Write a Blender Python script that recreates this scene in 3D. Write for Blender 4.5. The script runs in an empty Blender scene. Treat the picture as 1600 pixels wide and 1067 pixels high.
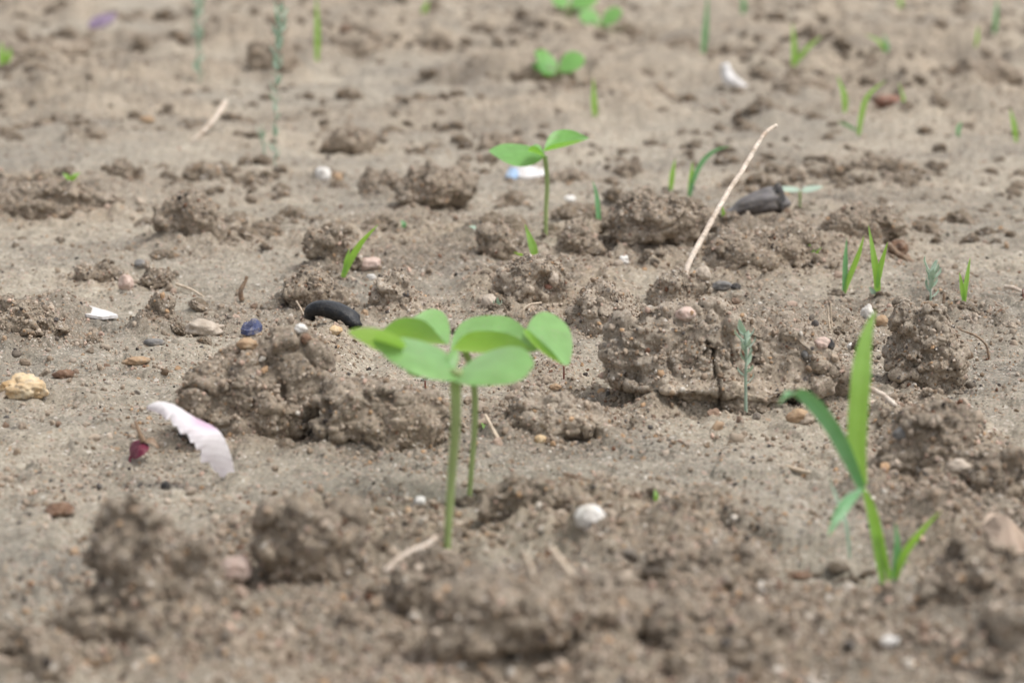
import bpy, bmesh, math, random
import numpy as np
from mathutils import Vector, Matrix

random.seed(7)
RNG = np.random.default_rng(11)
SC = bpy.context.scene
COL = SC.collection
R = math.radians

# ------------------------------------------------------------------ camera
CAM_H, PITCH, LENS = 0.166, 9.3, 88.8
cam_data = bpy.data.cameras.new("camera")
cam = bpy.data.objects.new("camera", cam_data)
COL.objects.link(cam)
cam.location = (0, 0, CAM_H)
cam.rotation_euler = (R(90 - PITCH), 0, 0)
cam_data.sensor_width = 36
cam_data.lens = LENS
cam_data.clip_start = 0.02
cam_data.clip_end = 500
cam_data.dof.use_dof = True
cam_data.dof.focus_distance = 0.97
cam_data.dof.aperture_fstop = 18.0
SC.camera = cam

# ------------------------------------------------------------------ sky, sun, exposure (bright overcast)
SUN_DIR = Vector((0.50, -0.12, 1.0)).normalized()
world = bpy.data.worlds.new("World")
SC.world = world
world.use_nodes = True
wn = world.node_tree
wn.nodes.clear()
sky = wn.nodes.new("ShaderNodeTexSky")
sky.sky_type = 'NISHITA'
sky.sun_disc = False
sky.sun_elevation = math.asin(SUN_DIR.z)
sky.sun_rotation = math.atan2(SUN_DIR.x, SUN_DIR.y)
sky.air_density = 1.0
sky.dust_density = 3.0
hsv = wn.nodes.new("ShaderNodeHueSaturation")
hsv.inputs['Saturation'].default_value = 0.22      # cloud cover: the sky is nearly grey
bg = wn.nodes.new("ShaderNodeBackground")
bg.inputs['Strength'].default_value = 0.15
wo = wn.nodes.new("ShaderNodeOutputWorld")
wn.links.new(sky.outputs[0], hsv.inputs['Color'])
wn.links.new(hsv.outputs[0], bg.inputs['Color'])
wn.links.new(bg.outputs[0], wo.inputs['Surface'])

sun_data = bpy.data.lights.new("sun", 'SUN')
sun_data.energy = 1.4
sun_data.angle = R(18)
sun_data.color = (1.0, 0.965, 0.91)
sun = bpy.data.objects.new("sun", sun_data)
sun.rotation_euler = SUN_DIR.to_track_quat('Z', 'Y').to_euler()
COL.objects.link(sun)

SC.view_settings.view_transform = 'Standard'
SC.view_settings.look = 'None'
SC.view_settings.gamma = 1
SC.view_settings.exposure = 0.72
SC.view_settings.use_curve_mapping = False
SC.cycles.use_denoising = True

# ------------------------------------------------------------------ photo pixel -> place
FPX = LENS / 36 * 1600
cp, sp = math.cos(R(PITCH)), math.sin(R(PITCH))


def ray(px, py):
    u, v = (px - 800) / FPX, (533.5 - py) / FPX
    return u, cp + v * sp, -sp + v * cp


def on_y(px, py, Y):
    """point where the line of sight of a pixel reaches depth Y"""
    dx, dy, dz = ray(px, py)
    k = Y / dy
    return Vector((dx * k, Y, CAM_H + dz * k))


def ground(px, py, z=0.0):
    dx, dy, dz = ray(px, py)
    k = (z - CAM_H) / dz
    return Vector((dx * k, dy * k, z))


def mpp(Y):
    return Y / FPX


# ------------------------------------------------------------------ noise
def _h(ix, iy, iz, seed):
    h = (ix.astype(np.int64) * 374761393 + iy.astype(np.int64) * 668265263 + iz.astype(np.int64) * 2147483647 + seed * 974711) & 0xFFFFFFFF
    h = ((h ^ (h >> 13)) * 1274126177) & 0xFFFFFFFF
    h = ((h ^ (h >> 16)) * 2246822519) & 0xFFFFFFFF
    return (h ^ (h >> 15)) & 0xFFFFFFFF


def perlin2(x, y, seed=0):
    x0, y0 = np.floor(x), np.floor(y)
    fx, fy = x - x0, y - y0
    ix, iy = x0.astype(np.int64), y0.astype(np.int64)
    z = np.zeros_like(ix)
    ux, uy = fx * fx * fx * (fx * (fx * 6 - 15) + 10), fy * fy * fy * (fy * (fy * 6 - 15) + 10)

    def g(ox, oy):
        a = _h(ix + ox, iy + oy, z, seed) * (2 * np.pi / 4294967296.0)
        return np.cos(a) * (fx - ox) + np.sin(a) * (fy - oy)
    a = g(0, 0) * (1 - ux) + g(1, 0) * ux
    b = g(0, 1) * (1 - ux) + g(1, 1) * ux
    return (a * (1 - uy) + b * uy) * 1.4


def perlin3(p, seed=0):
    p0 = np.floor(p)
    f = p - p0
    i = p0.astype(np.int64)
    u = f * f * f * (f * (f * 6 - 15) + 10)
    tot = 0
    for ox in (0, 1):
        for oy in (0, 1):
            for oz in (0, 1):
                h = _h(i[:, 0] + ox, i[:, 1] + oy, i[:, 2] + oz, seed)
                a = (h & 0xFFFF) * (2 * np.pi / 65536.0)
                c = ((h >> 16) & 0xFFFF) / 32767.5 - 1
                s = np.sqrt(np.maximum(0, 1 - c * c))
                d = s * np.cos(a) * (f[:, 0] - ox) + s * np.sin(a) * (f[:, 1] - oy) + c * (f[:, 2] - oz)
                w = (u[:, 0] if ox else 1 - u[:, 0]) * (u[:, 1] if oy else 1 - u[:, 1]) * (u[:, 2] if oz else 1 - u[:, 2])
                tot = tot + w * d
    return tot * 1.4


def fbm2(x, y, seed=0, oct=4, gain=0.5):
    t, a = 0, 1
    for o in range(oct):
        t = t + a * perlin2(x, y, seed + o * 17)
        x, y, a = x * 2.03 + 3.1, y * 2.03 - 1.7, a * gain
    return t


def fbm3(p, seed=0, oct=4, gain=0.5):
    t, a = 0, 1
    for o in range(oct):
        t = t + a * perlin3(p, seed + o * 17)
        p, a = p * 2.03 + 1.3, a * gain
    return t


def grains2(x, y, cell, seed=0, keep=0.7, squash=0.9):
    X, Y = x / cell, y / cell
    ix, iy = np.floor(X).astype(np.int64), np.floor(Y).astype(np.int64)
    z = np.zeros_like(ix)
    best = np.zeros_like(X)
    for ox in (-1, 0, 1):
        for oy in (-1, 0, 1):
            h = _h(ix + ox, iy + oy, z, seed)
            jx, jy = (h & 1023) / 1023.0, ((h >> 10) & 1023) / 1023.0
            r = 0.22 + 0.38 * ((h >> 20) & 255) / 255.0
            on = ((h >> 28) & 15) < keep * 16
            d2 = (X - ix - ox - jx) ** 2 + (Y - iy - oy - jy) ** 2
            best = np.maximum(best, np.where(on, np.sqrt(np.maximum(0, r * r - d2)), 0))
    return best * cell * squash


def grains3(p, cell, seed=0, keep=0.7):
    q = p / cell
    i = np.floor(q).astype(np.int64)
    best = np.zeros(len(p))
    for ox in (-1, 0, 1):
        for oy in (-1, 0, 1):
            for oz in (-1, 0, 1):
                h = _h(i[:, 0] + ox, i[:, 1] + oy, i[:, 2] + oz, seed)
                jx, jy, jz = (h & 255) / 255.0, ((h >> 8) & 255) / 255.0, ((h >> 16) & 255) / 255.0
                r = 0.25 + 0.4 * ((h >> 24) & 15) / 15.0
                on = ((h >> 28) & 15) < keep * 16
                d2 = (q[:, 0] - i[:, 0] - ox - jx) ** 2 + (q[:, 1] - i[:, 1] - oy - jy) ** 2 + (q[:, 2] - i[:, 2] - oz - jz) ** 2
                best = np.maximum(best, np.where(on, np.sqrt(np.maximum(0, r * r - d2)), 0))
    return best * cell


def sstep(a, b, x):
    t = np.clip((x - a) / (b - a), 0, 1)
    return t * t * (3 - 2 * t)


# ------------------------------------------------------------------ materials
def new_mat(name):
    m = bpy.data.materials.new(name)
    m.use_nodes = True
    nt = m.node_tree
    return m, nt, nt.nodes['Principled BSDF']


def N(nt, kind, **kw):
    n = nt.nodes.new(kind)
    for k, v in kw.items():
        setattr(n, k, v)
    return n


def ramp(nt, stops, interp='LINEAR'):
    r = N(nt, "ShaderNodeValToRGB")
    cr = r.color_ramp
    cr.interpolation = interp
    while len(cr.elements) < len(stops):
        cr.elements.new(0.5)
    for e, (p, c) in zip(cr.elements, stops):
        e.position = p
        e.color = (*c, 1) if len(c) == 3 else c
    return r


def mixc(nt, a, b, fac, mode='MIX'):
    m = N(nt, "ShaderNodeMix", data_type='RGBA', blend_type=mode)
    for sock, v in ((m.inputs[0], fac), (m.inputs[6], a), (m.inputs[7], b)):
        if isinstance(v, (int, float)):
            sock.default_value = v
        elif isinstance(v, tuple):
            sock.default_value = (*v, 1)
        else:
            nt.links.new(v, sock)
    return m.outputs[2]


GRAIN_STOPS = [(0.0, (0.045, 0.036, 0.03)), (0.14, (0.30, 0.25, 0.20)), (0.34, (0.36, 0.24, 0.15)), (0.42, (0.42, 0.36, 0.30)),
               (0.60, (0.22, 0.16, 0.11)), (0.72, (0.40, 0.30, 0.25)), (0.84, (0.58, 0.53, 0.47)), (0.93, (0.10, 0.09, 0.085))]


def soil_mat(name, dry, moist, use_attr, speck=0.7, unit=1.0):
    m, nt, b = new_mat(name)
    L = nt.links.new
    tc = N(nt, "ShaderNodeTexCoord")
    co = tc.outputs['Object']

    def noise(scale, detail=3.0, rough=0.55):
        n = N(nt, "ShaderNodeTexNoise")
        n.inputs['Scale'].default_value = scale * unit
        n.inputs['Detail'].default_value = detail
        n.inputs['Roughness'].default_value = rough
        L(co, n.inputs['Vector'])
        return n
    n1 = noise(22, 4)
    n2 = noise(160, 4, 0.6)
    n3 = noise(900, 3, 0.6)
    patch = ramp(nt, [(0.32, (0, 0, 0)), (0.68, (1, 1, 1))])
    L(n1.outputs[0], patch.inputs[0])
    fac = patch.outputs[0]
    if use_attr:
        at = N(nt, "ShaderNodeAttribute", attribute_name="rough")
        mm = N(nt, "ShaderNodeMath", operation='MULTIPLY_ADD')
        L(at.outputs['Fac'], mm.inputs[0])
        mm.inputs[1].default_value = 0.75
        ml = N(nt, "ShaderNodeMath", operation='MULTIPLY')
        L(patch.outputs[0], ml.inputs[0])
        ml.inputs[1].default_value = 0.35
        L(ml.outputs[0], mm.inputs[2])
        mm.use_clamp = True
        fac = mm.outputs[0]
    c = mixc(nt, dry, moist, fac)
    n0 = noise(7, 5, 0.6)
    damp = ramp(nt, [(0.36, (0.68, 0.69, 0.705)), (0.60, (1.09, 1.08, 1.06))])
    L(n0.outputs[0], damp.inputs[0])
    c = mixc(nt, c, damp.outputs[0], 1.0, 'MULTIPLY')
    v2 = ramp(nt, [(0.30, (0.62, 0.60, 0.57)), (0.70, (1.30, 1.29, 1.27))])
    L(n2.outputs[0], v2.inputs[0])
    c = mixc(nt, c, v2.outputs[0], 0.75, 'MULTIPLY')
    v3 = ramp(nt, [(0.28, (0.60, 0.57, 0.53)), (0.72, (1.35, 1.33, 1.30))])
    L(n3.outputs[0], v3.inputs[0])
    c = mixc(nt, c, v3.outputs[0], 0.8, 'MULTIPLY')
    # sand grains in the crust
    for sc, th, f in ((420, 0.22, speck), (800, 0.45, speck), (1600, 0.5, speck * 0.9)):
        vo = N(nt, "ShaderNodeTexVoronoi")
        vo.inputs['Scale'].default_value = sc * unit
        L(co, vo.inputs['Vector'])
        sep = N(nt, "ShaderNodeSeparateColor")
        L(vo.outputs['Color'], sep.inputs[0])
        gr = ramp(nt, GRAIN_STOPS, 'CONSTANT')
        L(sep.outputs[0], gr.inputs[0])
        on = N(nt, "ShaderNodeMath", operation='LESS_THAN')
        L(sep.outputs[1], on.inputs[0])
        on.inputs[1].default_value = th
        rim = N(nt, "ShaderNodeMath", operation='LESS_THAN')
        L(vo.outputs['Distance'], rim.inputs[0])
        rim.inputs[1].default_value = 0.42
        k = N(nt, "ShaderNodeMath", operation='MULTIPLY')
        L(on.outputs[0], k.inputs[0])
        L(rim.outputs[0], k.inputs[1])
        k2 = N(nt, "ShaderNodeMath", operation='MULTIPLY')
        L(k.outputs[0], k2.inputs[0])
        k2.inputs[1].default_value = f
        c = mixc(nt, c, gr.outputs[0], k2.outputs[0])
    L(c, b.inputs['Base Color'])
    b.inputs['Roughness'].default_value = 0.95
    b.inputs['Specular IOR Level'].default_value = 0.15
    nb = noise(750, 8, 0.75)
    bp = N(nt, "ShaderNodeBump")
    bp.inputs['Strength'].default_value = 0.9
    bp.inputs['Distance'].default_value = 0.0010
    L(nb.outputs[0], bp.inputs['Height'])
    L(bp.outputs[0], b.inputs['Normal'])
    return m


M_GROUND = soil_mat("silt_soil", (0.343, 0.320, 0.273), (0.285, 0.243, 0.193), True)
M_CLOD = soil_mat("clod_soil", (0.362, 0.312, 0.254), (0.272, 0.228, 0.180), False)
M_CLODL = soil_mat("dry_clod_soil", (0.455, 0.398, 0.331), (0.355, 0.303, 0.247), False)
M_CRUMB = soil_mat("crumb_soil", (0.265, 0.222, 0.176), (0.170, 0.138, 0.106), False, 0.6, 0.006)


def grit_mat():
    m, nt, b = new_mat("grit")
    at = N(nt, "ShaderNodeAttribute", attribute_name="gcol", attribute_type='INSTANCER')
    tc = N(nt, "ShaderNodeTexCoord")
    n = N(nt, "ShaderNodeTexNoise")
    n.inputs['Scale'].default_value = 2.5
    nt.links.new(tc.outputs['Object'], n.inputs['Vector'])
    v = ramp(nt, [(0.3, (0.75, 0.74, 0.72)), (0.7, (1.2, 1.19, 1.17))])
    nt.links.new(n.outputs[0], v.inputs[0])
    c = mixc(nt, at.outputs['Color'], v.outputs[0], 0.8, 'MULTIPLY')
    nt.links.new(c, b.inputs['Base Color'])
    b.inputs['Roughness'].default_value = 0.85
    b.inputs['Specular IOR Level'].default_value = 0.25
    return m


M_GRIT = grit_mat()


def stone_mat(name, c1, c2, scale=250, rough=0.8, bump=0.0005, spec=0.3, dust=0.7):
    m, nt, b = new_mat(name)
    tc = N(nt, "ShaderNodeTexCoord")
    n = N(nt, "ShaderNodeTexNoise")
    n.inputs['Scale'].default_value = scale
    n.inputs['Detail'].default_value = 5
    nt.links.new(tc.outputs['Object'], n.inputs['Vector'])
    r = ramp(nt, [(0.32, c2), (0.62, c1)])
    nt.links.new(n.outputs[0], r.inputs[0])
    nd = N(nt, "ShaderNodeTexNoise")
    nd.inputs['Scale'].default_value = 420
    nd.inputs['Detail'].default_value = 6
    nd.inputs['Roughness'].default_value = 0.7
    nt.links.new(tc.outputs['Object'], nd.inputs['Vector'])
    rd = ramp(nt, [(0.50, (0, 0, 0)), (0.66, (dust, dust, dust))])
    nt.links.new(nd.outputs[0], rd.inputs[0])
    cc = mixc(nt, r.outputs[0], (0.30, 0.26, 0.21), rd.outputs[0])
    nt.links.new(cc, b.inputs['Base Color'])
    b.inputs['Roughness'].default_value = rough
    b.inputs['Specular IOR Level'].default_value = spec
    n2 = N(nt, "ShaderNodeTexNoise")
    n2.inputs['Scale'].default_value = scale * 4
    n2.inputs['Detail'].default_value = 4
    nt.links.new(tc.outputs['Object'], n2.inputs['Vector'])
    bp = N(nt, "ShaderNodeBump")
    bp.inputs['Strength'].default_value = 0.7
    bp.inputs['Distance'].default_value = bump
    nt.links.new(n2.outputs[0], bp.inputs['Height'])
    nt.links.new(bp.outputs[0], b.inputs['Normal'])
    return m


ST = {
    'white': stone_mat("white_stone", (0.72, 0.70, 0.67), (0.52, 0.48, 0.43)),
    'pink': stone_mat("pink_stone", (0.55, 0.43, 0.37), (0.42, 0.30, 0.25)),
    'pale': stone_mat("pale_stone", (0.47, 0.40, 0.33), (0.34, 0.28, 0.22)),
    'grey': stone_mat("grey_stone", (0.20, 0.19, 0.18), (0.12, 0.115, 0.11)),
    'dark': stone_mat("dark_stone", (0.055, 0.052, 0.052), (0.03, 0.028, 0.028)),
    'yellow': stone_mat("yellow_stone", (0.60, 0.49, 0.33), (0.42, 0.26, 0.12), 120),
    'orange': stone_mat("orange_stone", (0.40, 0.28, 0.17), (0.28, 0.18, 0.11)),
    'brown': stone_mat("brown_stone", (0.20, 0.115, 0.07), (0.11, 0.065, 0.045)),
    'red': stone_mat("red_stone", (0.27, 0.125, 0.085), (0.13, 0.07, 0.05), 120),
    'charcoal': stone_mat("charred_bark", (0.16, 0.15, 0.15), (0.06, 0.05, 0.045), 60, 0.65, 0.0006, dust=.35),
    'straw': stone_mat("dry_straw", (0.58, 0.48, 0.37), (0.42, 0.33, 0.24), 300, 0.7),
    'stick': stone_mat("pale_stick", (0.70, 0.61, 0.52), (0.44, 0.34, 0.26), 220, 0.75, 0.0009),
    'twig': stone_mat("brown_twig", (0.25, 0.17, 0.11), (0.14, 0.09, 0.06), 300),
    'black': stone_mat("black_seed_hull", (0.006, 0.007, 0.009), (0.012, 0.012, 0.014), 300, 0.40, 0.0006, 0.35, 0.1),
    'paper': stone_mat("white_scrap", (0.70, 0.68, 0.67), (0.50, 0.47, 0.45), 150, dust=.6),
    'blue': stone_mat("blue_scrap", (0.06, 0.075, 0.16), (0.03, 0.034, 0.07), 200, 0.6),
    'skyblue': stone_mat("light_blue_scrap", (0.24, 0.38, 0.58), (0.34, 0.42, 0.52), 200, 0.5),
    'purple': stone_mat("purple_petal", (0.15, 0.10, 0.19), (0.20, 0.15, 0.21), 100),
    'maroon': stone_mat("maroon_petal", (0.14, 0.012, 0.035), (0.09, 0.012, 0.025), 200, 0.55, dust=.2),
    'flake': stone_mat("tan_bark", (0.40, 0.31, 0.24), (0.26, 0.19, 0.145), 90, dust=.5),
    'redstem': stone_mat("red_sprout", (0.22, 0.07, 0.05), (0.16, 0.05, 0.035), 300),
}


def leaf_mat(name, top, trans, tw=0.4, rough=0.42, sheen=0.25, vein=200):
    m, nt, b = new_mat(name)
    tc = N(nt, "ShaderNodeTexCoord")
    n = N(nt, "ShaderNodeTexNoise")
    n.inputs['Scale'].default_value = vein
    n.inputs['Detail'].default_value = 3
    nt.links.new(tc.outputs['Object'], n.inputs['Vector'])
    r = ramp(nt, [(0.3, tuple(x * 0.85 for x in top)), (0.7, tuple(min(1, x * 1.15) for x in top))])
    nt.links.new(n.outputs[0], r.inputs[0])
    nt.links.new(r.outputs[0], b.inputs['Base Color'])
    n4 = N(nt, "ShaderNodeTexNoise")
    n4.inputs['Scale'].default_value = 900
    n4.inputs['Detail'].default_value = 4
    nt.links.new(tc.outputs['Object'], n4.inputs['Vector'])
    r4 = ramp(nt, [(0.62, (0, 0, 0)), (0.70, (.7, .7, .7))])
    nt.links.new(n4.outputs[0], r4.inputs[0])
    cl = mixc(nt, r.outputs[0], (0.34, 0.30, 0.22), r4.outputs[0])
    nt.links.new(cl, b.inputs['Base Color'])
    bl = N(nt, "ShaderNodeBump")
    bl.inputs['Strength'].default_value = 0.35
    bl.inputs['Distance'].default_value = 0.0006
    nt.links.new(n.outputs[0], bl.inputs['Height'])
    nt.links.new(bl.outputs[0], b.inputs['Normal'])
    b.inputs['Roughness'].default_value = rough
    b.inputs['Specular IOR Level'].default_value = 0.45
    b.inputs['Sheen Weight'].default_value = sheen
    b.inputs['Sheen Roughness'].default_value = 0.4
    t = N(nt, "ShaderNodeBsdfTranslucent")
    t.inputs[0].default_value = (*trans, 1)
    mx = N(nt, "ShaderNodeMixShader")
    mx.inputs[0].default_value = tw
    out = nt.nodes['Material Output']
    nt.links.new(b.outputs[0], mx.inputs[1])
    nt.links.new(t.outputs[0], mx.inputs[2])
    nt.links.new(mx.outputs[0], out.inputs['Surface'])
    return m


LF = {
    'coty': leaf_mat("cotyledon_leaf", (0.205, 0.41, 0.135), (0.29, 0.52, 0.04), 0.40, 0.30, 0.8),
    'coty_far': leaf_mat("bright_leaf", (0.16, 0.38, 0.10), (0.30, 0.62, 0.06), 0.42, 0.4, 0.4),
    'blade': leaf_mat("grass_blade", (0.21, 0.39, 0.10), (0.40, 0.68, 0.06), 0.5),
    'blade_cool': leaf_mat("cool_grass_blade", (0.135, 0.31, 0.14), (0.20, 0.46, 0.12), 0.3, 0.4, 0.5),
    'stem': leaf_mat("seedling_stem", (0.33, 0.41, 0.16), (0.40, 0.50, 0.15), 0.2, 0.5, 0.2),
    'silver': leaf_mat("hairy_grey_leaf", (0.34, 0.44, 0.34), (0.30, 0.44, 0.28), 0.25, 0.8, 0.6),
    'petal': leaf_mat("white_petal", (0.78, 0.72, 0.75), (0.80, 0.66, 0.72), 0.4, 0.5, 0.2, 120),
}


# petal: pink flush across the middle
def vein_mat(m):
    nt = m.node_tree
    b = nt.nodes['Principled BSDF']
    src = b.inputs['Base Color'].links[0].from_socket
    at = N(nt, "ShaderNodeAttribute", attribute_name="across")
    mu = N(nt, "ShaderNodeMath", operation='MULTIPLY')
    mu.inputs[1].default_value = 26
    nt.links.new(at.outputs['Fac'], mu.inputs[0])
    co = N(nt, "ShaderNodeMath", operation='COSINE')
    nt.links.new(mu.outputs[0], co.inputs[0])
    r1 = ramp(nt, [(0.0, (.86, .88, .84)), (1.0, (1.1, 1.08, 1.1))])
    nt.links.new(co.outputs[0], r1.inputs[0])
    c = mixc(nt, src, r1.outputs[0], 1.0, 'MULTIPLY')
    ab = N(nt, "ShaderNodeMath", operation='ABSOLUTE')
    nt.links.new(at.outputs['Fac'], ab.inputs[0])
    r2 = ramp(nt, [(0.0, (1.35, 1.25, 1.3)), (0.16, (1, 1, 1))])
    nt.links.new(ab.outputs[0], r2.inputs[0])
    c = mixc(nt, c, r2.outputs[0], 1.0, 'MULTIPLY')
    nt.links.new(c, b.inputs['Base Color'])


vein_mat(LF['blade'])
vein_mat(LF['blade_cool'])


def petal_mat():
    m = LF['petal']
    nt = m.node_tree
    b = nt.nodes['Principled BSDF']
    at = N(nt, "ShaderNodeAttribute", attribute_name="flush")
    r = ramp(nt, [(0.0, (0.86, 0.85, 0.845)), (0.5, (0.83, 0.77, 0.81)), (1.0, (0.66, 0.46, 0.62))])
    nt.links.new(at.outputs['Fac'], r.inputs[0])
    nt.links.new(r.outputs[0], b.inputs['Base Color'])


petal_mat()


# ------------------------------------------------------------------ object helpers
def link(name, verts, faces, mat, loc=(0, 0, 0), parent=None, smooth=True, attrs=None):
    me = bpy.data.meshes.new(name)
    if isinstance(faces, np.ndarray):
        v = np.ascontiguousarray(verts, dtype=np.float32)
        f = np.ascontiguousarray(faces, dtype=np.int32)
        k = f.shape[1]
        me.vertices.add(len(v))
        me.vertices.foreach_set("co", v.ravel())
        me.loops.add(f.size)
        me.loops.foreach_set("vertex_index", f.ravel())
        me.polygons.add(len(f))
        me.polygons.foreach_set("loop_start", np.arange(0, f.size, k, dtype=np.int32))
        me.polygons.foreach_set("loop_total", np.full(len(f), k, dtype=np.int32))
        me.update(calc_edges=True)
    else:
        me.from_pydata([tuple(p) for p in verts], [], faces)
    if attrs:
        for an, av in attrs.items():
            a = me.attributes.new(an, 'FLOAT', 'POINT')
            a.data.foreach_set("value", np.ascontiguousarray(av, dtype=np.float32))
    if len(me.polygons):
        me.polygons.foreach_set("use_smooth", np.full(len(me.polygons), smooth))
    me.materials.append(mat)
    o = bpy.data.objects.new(name, me)
    COL.objects.link(o)
    o.location = loc
    if parent:
        o.parent = parent
    return o


def tag(o, label, cat, group=None):
    o['label'] = label
    o['category'] = cat
    if group:
        o['group'] = group
    return o


def thing(name, loc, label, cat, group=None):
    o = bpy.data.objects.new(name, None)
    o.empty_display_size = 0.01
    COL.objects.link(o)
    o.location = loc
    return tag(o, label, cat, group)


_ICO = {}


def ico(n):
    if n not in _ICO:
        bm = bmesh.new()
        bmesh.ops.create_icosphere(bm, subdivisions=n, radius=1)
        v = np.array([p.co[:] for p in bm.verts])
        f = np.array([[q.index for q in p.verts] for p in bm.faces], dtype=np.int32)
        bm.free()
        _ICO[n] = (v / np.linalg.norm(v, axis=1, keepdims=True), f)
    return _ICO[n]


# ------------------------------------------------------------------ terrain
PATCH = []      # cx, cy, rx, ry, amount, lift


def patch_px(cx, cy, rx, ry, amt, lift):
    c = ground(cx, cy)
    a, b = ground(cx, cy - ry), ground(cx, cy + ry)
    PATCH.append((c.x, (a.y + b.y) / 2, rx * mpp(c.y), (a.y - b.y) / 2, amt, lift))


for p in [(880, 1030, 740, 120, 1.0, .002), (560, 880, 230, 90, 1, .004), (1000, 850, 220, 70, 1, .004), (1480, 810, 150, 130, 1, .003),
          (225, 960, 130, 100, .9, .002), (1120, 400, 320, 70, 1, .006), (640, 395, 190, 60, .8, .004), (850, 470, 150, 60, .9, .004),
          (50, 520, 90, 45, .8, .006), (50, 318, 170, 40, .8, .008), (600, 670, 140, 45, .8, .002), (870, 650, 130, 35, .8, .002),
          (1460, 700, 110, 60, .9, .004), (1300, 110, 330, 80, .7, .004), (900, 110, 260, 80, .7, .004), (1500, 480, 60, 60, .6, .002),
          (500, 540, 90, 60, .7, .003), (330, 380, 90, 30, .7, .002), (1250, 520, 260, 60, .7, .002), (760, 592, 170, 32, .55, .0), (420, 505, 130, 26, .6, .001), (330, 300, 200, 40, .35, 0), (1300, 300, 200, 50, .45, .001), (560, 70, 160, 50, .7, .0)]:
    patch_px(*p)

CRACK = []


def crack_px(pts, w, dep):
    g = [ground(*p) for p in pts]
    CRACK.append(([(q.x, q.y) for q in g], w, dep))


crack_px([(940, 618), (985, 632), (1060, 636), (1130, 650), (1200, 655), (1270, 664)], 0.0026, 0.009)
crack_px([(1080, 830), (1120, 836), (1165, 848), (1180, 850)], 0.0016, 0.006)
crack_px([(190, 560), (197, 572), (193, 585)], 0.001, 0.003)
LEDGE = [ground(1180, 852), ground(1290, 862), ground(1420, 868)]


def height(x, y, micro=True):
    dist = y
    h = 0.0035 * fbm2(x / 0.16 + 5, y / 0.16, 1, 3) + 0.0011 * fbm2(x / 0.035, y / 0.05, 5, 3)
    far = sstep(1.5, 2.6, dist)
    h = h + far * (0.012 * fbm2(x / 0.42, y / 0.55, 21, 3) + 0.006 * fbm2(x / 0.10, y / 0.13, 31, 3))
    # eroded little steps far off
    n = fbm2(x / 0.5 + 9, y / 0.30, 77, 3)
    h = h + far * 0.009 * sstep(-0.06, 0.20, n)
    rough = np.zeros_like(x)
    lift = np.zeros_like(x)
    w = 0.35 * fbm2(x / 0.06, y / 0.08, 41, 3)
    for cx, cy, rx, ry, a, l in PATCH:
        m = sstep(1.25, 0.55, np.sqrt(((x - cx) / rx) ** 2 + ((y - cy) / ry) ** 2) + w)
        rough = np.maximum(rough, m * a)
        lift = np.maximum(lift, m * l)
    rough = np.maximum(rough, far * 0.85 * sstep(-0.25, 0.25, fbm2(x / 0.3, y / 0.4, 51, 3)))
    n = fbm2(x / 0.028, y / 0.030, 61, 4, 0.55)
    bill = np.abs(fbm2(x / 0.034, y / 0.036, 63, 3, 0.55))
    fr = rough * sstep(1.5, 2.4, dist)
    h = h + lift + rough * (0.0036 * n + 0.0075 * (bill - 0.25) + 0.003 * sstep(0.05, 0.45, fbm2(x / 0.05, y / 0.05, 71, 2)))
    gx, gy = x + 0.03 * fbm2(x / 0.09, y / 0.09, 64, 2), y + 0.03 * fbm2(x / 0.09, y / 0.09, 65, 2)
    h = h + fr * (0.30 * grains2(gx, gy, 0.10, 66, 0.45) + 0.26 * grains2(gx, gy, 0.045, 67, 0.5) + 0.026 * fbm2(x / 0.16, y / 0.11, 68, 4, 0.5) + 0.012 * sstep(0.02, 0.22, fbm2(x / 0.34, y / 0.15, 69, 3)))
    # broken lip of crust in the right foreground
    a, b = LEDGE[0], LEDGE[2]
    ly = a.y + (x - a.x) * (b.y - a.y) / (b.x - a.x) + 0.006 * fbm2(x / 0.02, x * 0 + 3.3, 81, 3)
    inx = sstep(a.x - 0.02, a.x + 0.01, x) * sstep(b.x + 0.03, b.x, x)
    h = h + inx * (0.003 * sstep(-0.004, 0.004, y - ly) * sstep(0.09, 0.02, y - ly) - 0.005 * sstep(0.004, -0.006, y - ly) * sstep(-0.06, -0.02, y - ly))
    if micro:
        smooth = 1 - 0.7 * rough
        h = h - smooth * 0.35 * grains2(x, y, 0.007, 191, 0.12) + smooth * 0.0012 * fbm2(x / 0.018, y / 0.011, 192, 3, 0.55)
        h = h + smooth * 0.0018 * sstep(0.04, 0.10, fbm2(x / 0.05, y / 0.032, 193, 3)) + smooth * 0.0009 * sstep(0.10, 0.15, fbm2(x / 0.022, y / 0.016, 194, 3))
        wx, wy = x + 0.0009 * perlin2(x / 0.003, y / 0.003, 91), y + 0.0009 * perlin2(x / 0.003, y / 0.003, 92)
        h = h + rough * (0.40 * grains2(wx, wy, 0.012, 3, 0.35) + 0.55 * grains2(wx, wy, 0.0055, 4, 0.45)) + (0.12 + 0.55 * rough) * grains2(wx, wy, 0.0026, 6, 0.6)
        h = h + (0.0004 + 0.0007 * rough) * fbm2(x / 0.005, y / 0.006, 95, 3)
        jx, jy = x + 0.003 * perlin2(x / 0.01, y / 0.01, 96), y + 0.004 * perlin2(x / 0.012, y / 0.012, 97)
        for pts, cw, dep in CRACK:
            d = np.full_like(x, 9.0)
            for (ax, ay), (bx, by) in zip(pts[:-1], pts[1:]):
                vx, vy = bx - ax, by - ay
                t = np.clip(((jx - ax) * vx + (jy - ay) * vy) / (vx * vx + vy * vy), 0, 1)
                d = np.minimum(d, np.hypot(jx - ax - t * vx, jy - ay - t * vy))
            h = h - dep * np.exp(-(d / cw) ** 2)
    return h, rough


def hz(x, y):
    return float(height(np.array([x]), np.array([y]), False)[0][0])


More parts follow.
